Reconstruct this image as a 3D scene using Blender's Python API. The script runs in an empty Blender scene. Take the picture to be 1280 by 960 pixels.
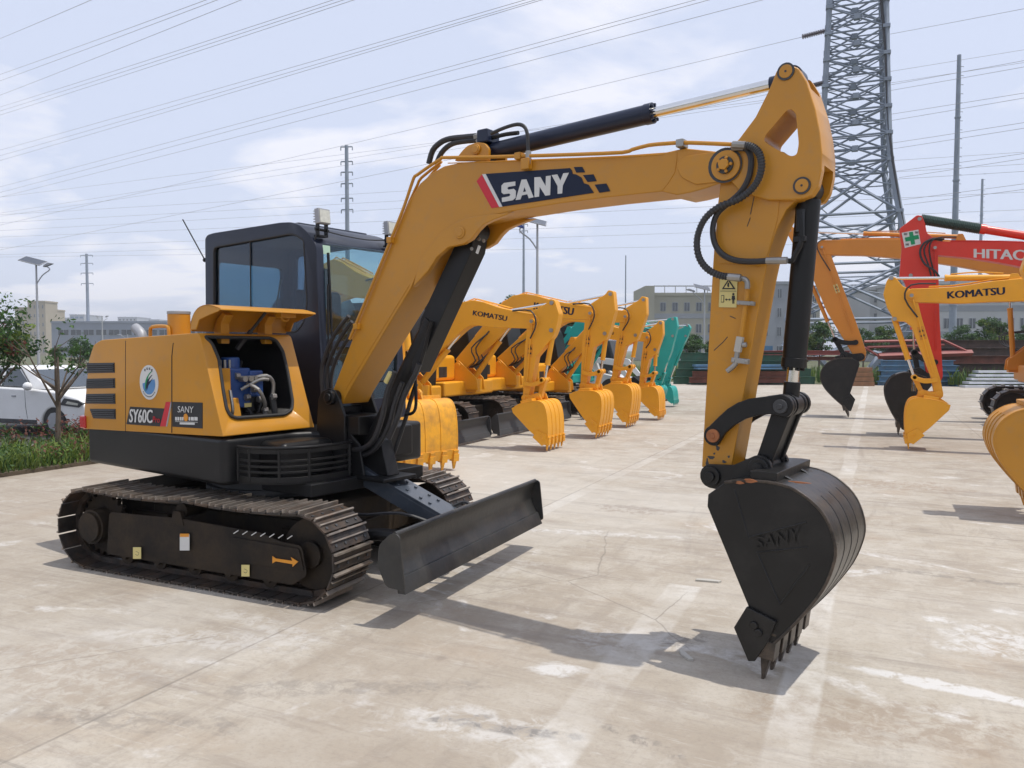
import bpy, bmesh, math, random
from mathutils import Vector, Matrix
random.seed(7)
R = math.radians
scene = bpy.context.scene
COL = scene.collection

# ------------------------------------------------------------------ camera
FPX, CAMH = 970.0, 1.65
PITCH = math.atan(42/970); YAW = R(25)
cf = Vector((-math.sin(YAW)*math.cos(PITCH), math.cos(YAW)*math.cos(PITCH), -math.sin(PITCH)))
cr = Vector((math.cos(YAW), math.sin(YAW), 0)); cu = cr.cross(cf)
CAM = Vector((0, 0, CAMH))
cd = bpy.data.cameras.new('camera'); cam = bpy.data.objects.new('camera', cd); COL.objects.link(cam)
cd.sensor_width = 36; cd.lens = 36*FPX/1280; cd.clip_end = 5000; cd.clip_start = .05
M = Matrix((cr, cu, -cf)).transposed().to_4x4(); M.translation = CAM; cam.matrix_world = M
scene.camera = cam

def ray(x, y): return cf*FPX + cr*(x-640) + cu*(480-y)
def ground(x, y, w=0.0):
    d = ray(x, y); return CAM + d*((w-CAMH)/d.z)
def atdist(x, y, Z):                 # point at view depth Z
    return CAM + ray(x, y)*(Z/FPX)
def planeY(x, y, Y):
    d = ray(x, y); return CAM + d*(Y/d.y)

# ------------------------------------------------------------------ materials
def lk(nt, a, ao, b, bi): nt.links.new(a.outputs[ao], b.inputs[bi])
MATS = {}
def paint(name, col, rough=.4, var=.12, scale=3.0, metal=0.0, coat=0.0, dirt=0.0, dirtcol=(.12,.10,.08), dscale=6.0, bump=0.0, spec=.5):
    if name in MATS: return MATS[name]
    m = bpy.data.materials.new(name); m.use_nodes = True; nt = m.node_tree
    b = nt.nodes['Principled BSDF']
    tc = nt.nodes.new('ShaderNodeTexCoord')
    n = nt.nodes.new('ShaderNodeTexNoise'); n.inputs['Scale'].default_value = scale; n.inputs['Detail'].default_value = 6
    lk(nt, tc, 'Object', n, 'Vector')
    r = nt.nodes.new('ShaderNodeValToRGB')
    c0 = [max(0, c*(1-var)) for c in col]; c1 = [min(1, c*(1+var)) for c in col]
    r.color_ramp.elements[0].position = .3; r.color_ramp.elements[1].position = .7
    r.color_ramp.elements[0].color = (*c0, 1); r.color_ramp.elements[1].color = (*c1, 1)
    lk(nt, n, 'Fac', r, 'Fac'); last = r
    if dirt > 0:
        n2 = nt.nodes.new('ShaderNodeTexNoise'); n2.inputs['Scale'].default_value = dscale; n2.inputs['Detail'].default_value = 10
        n2.inputs['Roughness'].default_value = .7
        lk(nt, tc, 'Object', n2, 'Vector')
        r2 = nt.nodes.new('ShaderNodeValToRGB'); r2.color_ramp.elements[0].position = .62-dirt*.25; r2.color_ramp.elements[1].position = .75
        r2.color_ramp.elements[0].color = (0,0,0,1); r2.color_ramp.elements[1].color = (dirt, dirt, dirt, 1)
        lk(nt, n2, 'Fac', r2, 'Fac')
        mx = nt.nodes.new('ShaderNodeMixRGB'); lk(nt, r2, 'Color', mx, 'Fac'); lk(nt, last, 'Color', mx, 'Color1')
        mx.inputs['Color2'].default_value = (*dirtcol, 1); last = mx
    lk(nt, last, 'Color', b, 'Base Color')
    rr = nt.nodes.new('ShaderNodeMapRange'); rr.inputs['To Min'].default_value = max(.03, rough-.08); rr.inputs['To Max'].default_value = min(1, rough+.12)
    lk(nt, n, 'Fac', rr, 'Value'); lk(nt, rr, 'Result', b, 'Roughness')
    b.inputs['Metallic'].default_value = metal
    b.inputs['Coat Weight'].default_value = coat; b.inputs['Coat Roughness'].default_value = .12
    b.inputs['Specular IOR Level'].default_value = spec
    if bump > 0:
        bp = nt.nodes.new('ShaderNodeBump'); bp.inputs['Strength'].default_value = bump; bp.inputs['Distance'].default_value = .01
        n3 = nt.nodes.new('ShaderNodeTexNoise'); n3.inputs['Scale'].default_value = dscale*6; n3.inputs['Detail'].default_value = 5
        lk(nt, tc, 'Object', n3, 'Vector'); lk(nt, n3, 'Fac', bp, 'Height'); lk(nt, bp, 'Normal', b, 'Normal')
    MATS[name] = m; return m
def glassmat(name, col, alpha_mix, rough=.03):
    m = bpy.data.materials.new(name); m.use_nodes = True; nt = m.node_tree
    out = nt.nodes['Material Output']; nt.nodes.remove(nt.nodes['Principled BSDF'])
    t = nt.nodes.new('ShaderNodeBsdfTransparent'); t.inputs[0].default_value = (*col, 1)
    g = nt.nodes.new('ShaderNodeBsdfGlossy'); g.inputs['Roughness'].default_value = rough; g.inputs['Color'].default_value = (.85,.9,1,1)
    lw = nt.nodes.new('ShaderNodeLayerWeight'); lw.inputs['Blend'].default_value = .5; fr = nt.nodes.new('ShaderNodeMath'); fr.operation = 'POWER'; fr.inputs[1].default_value = 4.5; lk(nt, lw, 'Facing', fr, 0)
    ma = nt.nodes.new('ShaderNodeMath'); ma.operation = 'ADD'; ma.inputs[1].default_value = alpha_mix; ma.use_clamp = True
    lk(nt, fr, 0, ma, 0)
    mx = nt.nodes.new('ShaderNodeMixShader'); lk(nt, ma, 0, mx, 0); lk(nt, t, 0, mx, 1); lk(nt, g, 0, mx, 2); lk(nt, mx, 0, out, 0)
    MATS[name] = m; return m

YEL = paint('sany_yellow', (.515,.228,.013), .40, .08, 1.6, coat=.10, dirt=.38, dirtcol=(.33,.20,.08), dscale=11, bump=.04)
KY  = paint('bright_yellow', (.80,.355,.012), .45, .06, 2.0, coat=.08, dirt=.25, dirtcol=(.45,.25,.06), dscale=7)
KYB = paint('worn_yellow', (.80,.37,.018), .5, .07, 3.0, dirt=.75, dirtcol=(.26,.12,.05), dscale=5)
ORG = paint('orange_yellow', (.62,.225,.018), .45, .05, 2.0, coat=.08, dirt=.2, dirtcol=(.4,.2,.06), dscale=7)
RED = paint('red_paint', (.66,.030,.012), .45, .08, 2.0, coat=.08, dirt=.15, dirtcol=(.3,.05,.03))
TEAL= paint('teal_paint', (.012,.36,.31), .42, .08, 2.0, coat=.2, dirt=.15, dirtcol=(.05,.2,.18))
BLK = paint('black_paint', (.0075,.0075,.008), .40, .25, 4.0, coat=.0, dirt=.35, dirtcol=(.035,.030,.024), spec=.35, dscale=8)
BKT = paint('bucket_black', (.008,.008,.008), .36, .3, 5.0, dirt=.5, dirtcol=(.032,.028,.023), dscale=5, bump=.15, spec=.4)
RIMW= paint('scraped_rim', (.035,.031,.027), .35, .4, 8.0, metal=.4, dirt=.9, dirtcol=(.17,.13,.10), dscale=9, bump=.2)
BLDM= paint('blade_worn', (.022,.023,.023), .36, .3, 3.0, dirt=.7, dirtcol=(.065,.058,.047), dscale=4, bump=.2)
SHELL= paint('bucket_shell', (.022,.021,.020), .30, .35, 4.0, metal=.3, dirt=.7, dirtcol=(.10,.085,.065), dscale=4, bump=.2)
NAVY= paint('cab_navy', (.012,.017,.034), .38, .15, 3.0, coat=.15, spec=.4, dirt=.2, dirtcol=(.05,.05,.05))
CYLN= paint('cylinder_navy', (.007,.013,.036), .34, .15, 3.0, coat=.1, spec=.4, dirt=.15, dirtcol=(.05,.05,.05))
RUB = paint('rubber', (.02,.02,.02), .6, .2, 10)
HOSE= paint('hose_rubber', (.025,.025,.027), .5, .2, 30)
STEEL=paint('track_steel', (.034,.029,.026), .48, .4, 9.0, metal=.25, dirt=.7, dirtcol=(.15,.085,.045), dscale=5, bump=.3)
STEELW=paint('worn_steel', (.27,.235,.20), .42, .3, 9.0, metal=.5, dirt=.6, dirtcol=(.20,.11,.055), dscale=7)
DUSTB=paint('frame_brown_black', (.012,.009,.007), .6, .4, 3.0, dirt=.9, dirtcol=(.050,.033,.018), dscale=3.5, bump=.25, spec=.25)
CHR = paint('chrome', (.75,.74,.72), .14, .05, 5, metal=1.0)
ZINC= paint('zinc_fitting', (.34,.33,.31), .42, .15, 12, metal=.8)
GREYM=paint('grey_metal', (.34,.35,.37), .5, .1, 5, metal=.3)
GALV= paint('galvanised', (.27,.31,.37), .7, .12, 1.0, metal=.0, spec=.25)
WHT = paint('white_paint', (.78,.78,.77), .35, .04, 3, coat=.3)
DECW= paint('decal_white', (.62,.62,.60), .5, .05, 6)
DECB= paint('decal_black', (.014,.014,.016), .4, .1, 6)
DECN= paint('decal_navy', (.006,.012,.035), .45, .1, 6, spec=.3)
DECR= paint('decal_red', (.55,.015,.03), .45, .05, 6)
DECY= paint('decal_yellow', (.66,.56,.22), .5, .08, 6)
DECO= paint('decal_orange', (.70,.28,.02), .5, .05, 6)
DECG= paint('decal_green', (.0,.25,.09), .5, .05, 6)
DECLB=paint('decal_blue', (.09,.25,.50), .5, .05, 6)
BLUE= paint('pump_blue', (.015,.06,.22), .4, .1, 6, coat=.3)
RUST= paint('rust', (.30,.11,.04), .7, .35, 20)
KDG = paint('dark_grey_part', (.045,.047,.05), .5, .15, 5)
SEAT= paint('seat_fabric', (.02,.02,.022), .9, .2, 20)
CREAM=paint('cream_plate', (.45,.43,.38), .6, .1, 8)
GLS = glassmat('tinted_side_glass', (.33,.44,.53), .055)
GLT = glassmat('tinted_far_glass', (.74,.80,.84), .03)
GLF = glassmat('front_glass', (.70,.86,.88), .05)
GLD = glassmat('dark_glass', (.60,.68,.66), .05)
LENS= paint('lamp_lens', (.55,.55,.48), .2, .1, 40, coat=.6)
REDL= paint('red_lens', (.5,.01,.01), .2, .05, 10, coat=.8)

# ------------------------------------------------------------------ mesh builder
class MB:
    def __init__(s, X=None):
        s.v = []; s.f = []; s.m = []; s.mi = 0; s.X = X
    def add(s, vs, fs):
        b = len(s.v); s.v += [Vector(p) for p in vs]
        for f in fs: s.f.append([b+i for i in f]); s.m.append(s.mi)
        return s
    def box(s, x0, x1, y0, y1, z0, z1):
        vs = [(x,y,z) for z in (z0,z1) for y in (y0,y1) for x in (x0,x1)]
        return s.add(vs, [(0,2,3,1),(4,5,7,6),(0,1,5,4),(2,6,7,3),(0,4,6,2),(1,3,7,5)])
    def obox(s, c, size, X):
        hx, hy, hz = [q/2 for q in size]; c = Vector(c)
        vs = [c + X @ Vector((x,y,z)) for z in (-hz,hz) for y in (-hy,hy) for x in (-hx,hx)]
        return s.add(vs, [(0,2,3,1),(4,5,7,6),(0,1,5,4),(2,6,7,3),(0,4,6,2),(1,3,7,5)])
    def prism(s, pts, d0, d1, fn=None):          # pts in (u,w), extruded along v
        fn = fn or (lambda p, d: (p[0], d, p[1])); n = len(pts)
        vs = [fn(p, d0) for p in pts] + [fn(p, d1) for p in pts]
        fs = [list(range(n))[::-1], list(range(n, 2*n))] + [(i, (i+1) % n, n+(i+1) % n, n+i) for i in range(n)]
        return s.add(vs, fs)
    def cyl(s, p0, p1, r, n=16, r2=None):
        p0 = Vector(p0); p1 = Vector(p1); r2 = r if r2 is None else r2
        d = (p1-p0).normalized(); a = d.orthogonal().normalized(); b = d.cross(a)
        ring = lambda p, q: [p + (a*math.cos(t)+b*math.sin(t))*q for t in [2*math.pi*i/n for i in range(n)]]
        vs = ring(p0, r) + ring(p1, r2)
        return s.add(vs, [list(range(n))[::-1], list(range(n, 2*n))] + [(i, (i+1) % n, n+(i+1) % n, n+i) for i in range(n)])
    def tube(s, path, r, n=8, smooth=3):
        P = [Vector(p) for p in path]
        if smooth > 1 and len(P) > 2: P = catmull(P, smooth)
        t0 = (P[1]-P[0]).normalized(); a = t0.orthogonal().normalized(); vs = []; k = len(P)
        for i, p in enumerate(P):
            t = (P[min(i+1, k-1)]-P[max(i-1, 0)]).normalized()
            a = (a - t*a.dot(t)).normalized(); b = t.cross(a)
            q = r[i] if isinstance(r, (list, tuple)) else r
            vs += [p + (a*math.cos(2*math.pi*j/n)+b*math.sin(2*math.pi*j/n))*q for j in range(n)]
        fs = [[j for j in range(n)][::-1], [(k-1)*n+j for j in range(n)]]
        for i in range(k-1):
            for j in range(n):
                fs.append((i*n+j, i*n+(j+1) % n, (i+1)*n+(j+1) % n, (i+1)*n+j))
        return s.add(vs, fs)
    def sphere(s, c, r, n=12, sc=(1,1,1)):
        c = Vector(c); m = n//2; vs = [c+Vector((0,0,r*sc[2]))]
        for i in range(1, m):
            ph = math.pi*i/m
            vs += [c+Vector((r*sc[0]*math.sin(ph)*math.cos(2*math.pi*j/n), r*sc[1]*math.sin(ph)*math.sin(2*math.pi*j/n), r*sc[2]*math.cos(ph))) for j in range(n)]
        vs.append(c-Vector((0,0,r*sc[2]))); fs = [(0, 1+j, 1+(j+1) % n) for j in range(n)]
        for i in range(m-2):
            for j in range(n):
                fs.append((1+i*n+j, 1+(i+1)*n+j, 1+(i+1)*n+(j+1) % n, 1+i*n+(j+1) % n))
        L = len(vs)-1; fs += [(L, 1+(m-2)*n+(j+1) % n, 1+(m-2)*n+j) for j in range(n)]
        return s.add(vs, fs)
    def build(s, name, mats, parent=None, bevel=0, smooth=30, X=None, seg=2, recalc=True):
        X = X or s.X
        me = bpy.data.meshes.new(name)
        vs = [tuple(X @ p) for p in s.v] if X else [tuple(p) for p in s.v]
        me.from_pydata(vs, [], s.f); me.update()
        if not isinstance(mats, (list, tuple)): mats = [mats]
        for mm in mats: me.materials.append(mm)
        if len(mats) > 1: me.polygons.foreach_set('material_index', s.m)
        if recalc:
            bm = bmesh.new(); bm.from_mesh(me); bmesh.ops.recalc_face_normals(bm, faces=bm.faces); bm.to_mesh(me); bm.free()
        if smooth:
            me.polygons.foreach_set('use_smooth', [True]*len(me.polygons)); me.set_sharp_from_angle(angle=R(smooth))
        o = bpy.data.objects.new(name, me); COL.objects.link(o); o.parent = parent
        if bevel:
            b = o.modifiers.new('bevel', 'BEVEL'); b.width = bevel; b.segments = seg; b.limit_method = 'ANGLE'; b.angle_limit = R(40); b.harden_normals = True
            b.use_clamp_overlap = True
        return o
def catmull(P, k=4, closed=False):
    out = []; n = len(P)
    rng = range(n) if closed else range(n-1)
    for i in rng:
        if closed: p0, p1, p2, p3 = P[i-1], P[i], P[(i+1) % n], P[(i+2) % n]
        else: p0, p1, p2, p3 = P[max(i-1,0)], P[i], P[i+1], P[min(i+2, n-1)]
        for j in range(k):
            t = j/k
            out.append(.5*((2*p1)+(p2-p0)*t+(2*p0-5*p1+4*p2-p3)*t*t+(3*p1-p0-3*p2+p3)*t**3))
    if not closed: out.append(P[-1])
    return out
def sm2(pts, k=3):      # smooth open 2-D polyline
    return [(p.x, p.y) for p in catmull([Vector((a, b)) for a, b in pts], k)]
def fillet(pts, r, k=4):
    out = []; n = len(pts)
    for i in range(n):
        p = Vector(pts[i]); a = Vector(pts[i-1]); b = Vector(pts[(i+1) % n])
        rr = r[i] if isinstance(r, (list, tuple)) else r
        da = (a-p); db = (b-p); q = min(rr, da.length*.45, db.length*.45)
        if q < 1e-4: out.append((p.x, p.y)); continue
        pa = p+da.normalized()*q; pb = p+db.normalized()*q
        for j in range(k+1):
            t = j/k; c = pa*(1-t)**2 + p*2*t*(1-t) + pb*t*t; out.append((c.x, c.y))
    return out
def circ(c, r, n=20, a0=0): return [(c[0]+r*math.cos(a0+2*math.pi*i/n), c[1]+r*math.sin(a0+2*math.pi*i/n)) for i in range(n)]
def apply_mods(o):
    dg = bpy.context.evaluated_depsgraph_get(); dg.update()
    me = bpy.data.meshes.new_from_object(o.evaluated_get(dg)); me.name = o.name
    o.modifiers.clear(); o.data = me
def cut(o, cutters, mat=None):
    for i, c in enumerate(cutters):
        m = o.modifiers.new('cut%d' % i, 'BOOLEAN'); m.operation = 'DIFFERENCE'; m.object = c; m.solver = 'EXACT'
        try: m.material_mode = 'TRANSFER'
        except Exception: pass
    apply_mods(o)
    for c in cutters: bpy.data.objects.remove(c)
    o.data.polygons.foreach_set('use_smooth', [True]*len(o.data.polygons)); o.data.set_sharp_from_angle(angle=R(30))
def thing(name, label, cat, loc=(0,0,0), rz=0, group=None):
    o = bpy.data.objects.new(name, None); COL.objects.link(o); o.location = loc; o.rotation_euler = (0,0,rz)
    o.empty_display_size = .2
    o['label'] = label; o['category'] = cat
    if group: o['group'] = group
    return o
def tag(o, label, cat, group=None):
    o['label'] = label; o['category'] = cat
    if group: o['group'] = group
    return o
def struct(o, kind='structure'): o['kind'] = kind; return o
def dup(o, parent=None):
    c = o.copy(); COL.objects.link(c)
    if parent is not None: c.parent = parent
    for ch in list(o.children): dup(ch, c)
    return c

_tc = {}
def textdata(s, bold=.02, shear=0, spacing=1.0):
    key = (s, bold, shear, spacing)
    if key in _tc: return _tc[key]
    cu_ = bpy.data.curves.new('t', 'FONT'); cu_.body = s; cu_.offset = bold; cu_.shear = shear; cu_.space_character = spacing; cu_.resolution_u = 3
    o = bpy.data.objects.new('t', cu_); COL.objects.link(o)
    dg = bpy.context.evaluated_depsgraph_get(); dg.update()
    me = bpy.data.meshes.new_from_object(o.evaluated_get(dg))
    vs = [(v.co.x, v.co.y) for v in me.vertices]; fs = [list(p.vertices) for p in me.polygons]
    bpy.data.objects.remove(o); bpy.data.curves.remove(cu_)
    x0 = min(v[0] for v in vs); x1 = max(v[0] for v in vs); y0 = min(v[1] for v in vs); y1 = max(v[1] for v in vs)
    vs = [((x-x0)/(x1-x0), (y-y0)/(y1-y0)) for x, y in vs]
    _tc[key] = (vs, fs); return _tc[key]
def text_quad(mb, s, fn, bold=.02, shear=0, spacing=1.0):  # fn maps (0..1,0..1) -> xyz
    vs, fs = textdata(s, 0, shear, spacing); o_ = fn(0, 0); X_ = fn(1, 0)-o_; Y_ = fn(0, 1)-o_; n_ = X_.cross(Y_).normalized(); w_ = X_.length
    hh_ = Y_.length; k_ = bold*.55*hh_/w_*1.2
    for i, dx in enumerate((-k_, -k_*.5, 0, k_*.5, k_)):
        mb.add([fn(x*(1-2*k_)+k_+dx, y)+n_*.0006*i for x, y in vs], fs)
def bil(A, B, C, D):   # bottom-left, bottom-right, top-right, top-left (each 3-vector)
    A, B, C, D = map(Vector, (A, B, C, D))
    return lambda x, y: (A*(1-x)+B*x)*(1-y) + (D*(1-x)+C*x)*y

# ------------------------------------------------------------------ shared machine parts
def capsule_link(p, q, rp, rq, bulge=0, n=10):
    """2-D outline of a link between two pins, optionally arched"""
    p = Vector(p); q = Vector(q); d = (q-p).normalized(); nrm = Vector((-d.y, d.x)); out = []
    for i in range(n+1):
        a = math.pi/2 + math.pi*i/n
        out.append(p + (d*math.cos(a)+nrm*math.sin(a))*rp)
    k = 6
    for i in range(1, k):
        t = i/k; c = p.lerp(q, t) + nrm*bulge*4*t*(1-t); out.append(c - nrm*(rp*(1-t)+rq*t)*(.8))
    for i in range(n+1):
        a = -math.pi/2 + math.pi*i/n
        out.append(q + (d*math.cos(a)+nrm*math.sin(a))*rq)
    for i in range(1, k):
        t = 1-i/k; c = p.lerp(q, t) + nrm*bulge*4*t*(1-t); out.append(c + nrm*(rp*(1-t)+rq*t)*(.8))
    return [(a.x, a.y) for a in out]

def track_parts(parent, X, L=.98, r=.25, width=.40, pitch=.128, mat=None, detail=True, side=-1):
    """crawler track, local x forward, centred on x=0; side=-1: outer side towards -y"""
    mat = mat or STEEL
    rg = r+.035; zc = r+.055
    pts = []; N = 24
    for i in range(N+1):
        a = -math.pi/2 - math.pi*i/N; pts.append(Vector((-L+rg*math.cos(a), zc+rg*math.sin(a))))
    for i in range(1, 16):
        t = i/16; x = -L+2*L*t; sag = -.022*math.sin(math.pi*2*abs(t-.5)*.999)
        pts.append(Vector((x, zc+rg+sag*1.0)))
    for i in range(N+1):
        a = math.pi/2 - math.pi*i/N; pts.append(Vector((L+rg*math.cos(a), zc+rg*math.sin(a))))
    for i in range(1, 16):
        t = i/16; pts.append(Vector((L-2*L*t, zc-rg)))
    cum = [0]
    for i in range(len(pts)): cum.append(cum[-1]+(pts[(i+1) % len(pts)]-pts[i]).length)
    tot = cum[-1]; n = round(tot/pitch)
    b = MB(X)
    def at(s):
        s %= tot
        for i in range(len(pts)):
            if cum[i+1] >= s:
                t = (s-cum[i])/(cum[i+1]-cum[i]+1e-9); p = pts[i].lerp(pts[(i+1) % len(pts)], t); return p
        return pts[0]
    for k in range(n):
        s = k*tot/n; p = at(s); q = at(s+tot/n)
        c = (p+q)/2; d = (q-p).normalized(); nr = Vector((-d.y, d.x))
        ax = Vector((d.x, 0, d.y)); az = Vector((nr.x, 0, nr.y)); Rm = Matrix((ax, Vector((0,1,0)), az)).transposed()
        C3 = Vector((c.x, 0, c.y))
        ln = (q-p).length
        b.mi = 0
        b.obox(C3, (ln*.90, width, .012), Rm)
        b.mi = 1
        b.obox(C3+az*.016-ax*ln*.40, (.013, width*.985, .026), Rm)
        if detail:
            b.obox(C3+az*.013+ax*ln*.0, (.010, width*.97, .016), Rm)
        b.mi = 0
        for e in (-.045, .045):
            b.obox(C3-az*.024+Vector((0, e, 0)), (ln*1.02, .028, .042), Rm)
        if detail:
            b.mi = 2
            for e in (-width*.38, -width*.14, width*.14, width*.38):
                b.cyl(C3+az*.006+ax*ln*.22+Vector((0, e, 0)), C3+az*.012+ax*ln*.22+Vector((0, e, 0)), .011, 6)
    T = b.build('track', [mat, STEELW, KDG], parent)
    # frame
    f = MB(X); yo = side*width*.30
    prof = fillet([(-L+.16, zc-.19), (-L+.2, zc+.13), (-.1, zc+.15), (L-.35, zc+.12), (L-.2, zc+.08), (L-.02, zc+.07), (L+.02, zc-.12), (L-.10, zc-.20)], .03)
    f.prism(prof, -.13 if side < 0 else .13, yo*1.05)
    f.prism(fillet([(L-.62, zc-.10), (L-.62, zc+.07), (L-.04, zc+.05), (L-.0, zc-.09)], .02), yo*1.05, yo*1.05+side*.012)
    f.prism(fillet([(-.18, zc+.10), (-.15, zc+.20), (-.08, zc+.20), (-.05, zc+.10)], .01), yo*.9, yo*1.05+side*.01)
    f.build('track_frame', DUSTB, T, bevel=.008)
    s = MB(X)      # sprocket
    tooth = []
    for i in range(21):
        for da, rr in ((0, r*.98), (.32, r*.98), (.5, r*.86), (.82, r*.86)):
            a = 2*math.pi*(i+da)/21; tooth.append((-L+rr*math.cos(a), zc+rr*math.sin(a)))
    s.prism(tooth, -.02, .02); s.cyl((-L, 0, zc), (-L, side*width*.34, zc), r*.52, 20); s.cyl((-L, side*width*.34, zc), (-L, side*width*.40, zc), r*.44, 20)
    s.build('sprocket', DUSTB, T, bevel=.005)
    s = MB(X); s.cyl((L, -.05, zc), (L, .05, zc), r*.94, 28); s.cyl((L, -.08, zc), (L, .08, zc), r*.35, 16); s.build('idler', DUSTB, T, bevel=.005)
    for k in range(5):
        x = -L+.33+k*(2*L-.66)/4
        s = MB(X); s.cyl((x, -.09, zc-r+.065), (x, .09, zc-r+.065), .068, 16); s.cyl((x, -.12, zc-r+.065), (x, .12, zc-r+.065), .03, 10); s.build('roller', DUSTB, T)
    s = MB(X); s.cyl((-.12, -.09, zc+r-.06), (-.12, .09, zc+r-.06), .055, 16); s.build('carrier_roller', DUSTB, T)
    return T

def blade_parts(parent, X, x, w0, w1, half, mat, thick=.02):
    """dozer blade: concave front facing +x"""
    b = MB(X); h = w1-w0
    front = sm2([(x+.10, w0), (x+.055, w0+h*.22), (x+.015, w0+h*.5), (x+.02, w0+h*.78), (x+.065, w1)], 3)
    back = [(a-thick, c) for a, c in front][::-1]
    b.prism(front+back, -half, half)
    b.prism(fillet([(x+.06, w0-.035), (x+.115, w0-.035), (x+.075, w0+.06), (x+.05, w0+.06)], .004), -half+.005, half-.005)
    for s in (-1, 1):
        o = fillet([(x+.12, w0-.01), (x+.085, w1), (x+.03, w1+.01), (x-.06, w1-.07), (x-.07, w0+.12), (x-.01, w0)], .03)
        b.prism(o, s*half, s*(half+.014))
    b.cyl((x+.045, -half, w1), (x+.045, half, w1), .016, 10)
    return b.build('blade', mat, parent, bevel=.003)
# ================================================================== sky, sun, ground
SUN_AZ, SUN_EL = R(16), R(71)          # azimuth from +X towards +Y, where the light comes from
sd = Vector((math.cos(SUN_EL)*math.cos(SUN_AZ), math.cos(SUN_EL)*math.sin(SUN_AZ), math.sin(SUN_EL)))
world = bpy.data.worlds.new('World'); scene.world = world; world.use_nodes = True; nt = world.node_tree
bg = nt.nodes['Background']; sky = nt.nodes.new('ShaderNodeTexSky'); sky.sky_type = 'NISHITA'; sky.sun_disc = False
sky.sun_elevation = SUN_EL; sky.sun_rotation = math.atan2(sd.x, sd.y); sky.air_density = 1.0; sky.dust_density = 2.5; sky.ozone_density = 1.5
bg.inputs['Strength'].default_value = .105
tc = nt.nodes.new('ShaderNodeTexCoord'); sp_ = nt.nodes.new('ShaderNodeSeparateXYZ'); lk(nt, tc, 'Generated', sp_, 0)
mz = nt.nodes.new('ShaderNodeMath'); mz.operation = 'ADD'; mz.inputs[1].default_value = .16; lk(nt, sp_, 'Z', mz, 0)
mz2 = nt.nodes.new('ShaderNodeMath'); mz2.operation = 'MAXIMUM'; mz2.inputs[1].default_value = .05; lk(nt, mz, 0, mz2, 0)
vd = nt.nodes.new('ShaderNodeVectorMath'); vd.operation = 'DIVIDE'; cmb = nt.nodes.new('ShaderNodeCombineXYZ')
for i in range(3): lk(nt, mz2, 0, cmb, i)
lk(nt, tc, 'Generated', vd, 0); lk(nt, cmb, 0, vd, 1)
cn = nt.nodes.new('ShaderNodeTexNoise'); cn.inputs['Scale'].default_value = 1.35; cn.inputs['Detail'].default_value = 9; cn.inputs['Roughness'].default_value = .52; cn.inputs['Distortion'].default_value = .3
lk(nt, vd, 0, cn, 'Vector')
cr_ = nt.nodes.new('ShaderNodeValToRGB'); cr_.color_ramp.elements[0].position = .52; cr_.color_ramp.elements[1].position = .62; cr_.color_ramp.elements[0].color = (0,0,0,1); cr_.color_ramp.elements[1].color = (.58,.58,.58,1)
lk(nt, cn, 'Fac', cr_, 'Fac')
cm = nt.nodes.new('ShaderNodeMixRGB'); cm.inputs['Color2'].default_value = (10.6, 10.4, 10.8, 1)
veil = nt.nodes.new('ShaderNodeMixRGB'); veil.inputs['Fac'].default_value = .78; veil.inputs['Color2'].default_value = (7.9, 8.6, 10.6, 1)
lk(nt, sky, 0, veil, 'Color1'); lk(nt, veil, 0, cm, 'Color1'); lk(nt, cr_, 'Color', cm, 'Fac'); lk(nt, cm, 0, bg, 'Color')
sl = bpy.data.lights.new('sun', 'SUN'); sl.energy = 3.3; sl.angle = R(.6); sl.color = (1, .955, .88)
so = bpy.data.objects.new('sun', sl); COL.objects.link(so); so.rotation_euler = sd.to_track_quat('Z', 'Y').to_euler(); so.location = (0, 0, 30)
scene.view_settings.view_transform = 'Standard'; scene.view_settings.look = 'None'; scene.view_settings.exposure = 0; scene.view_settings.gamma = 1
scene.render.engine = 'CYCLES'

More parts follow.
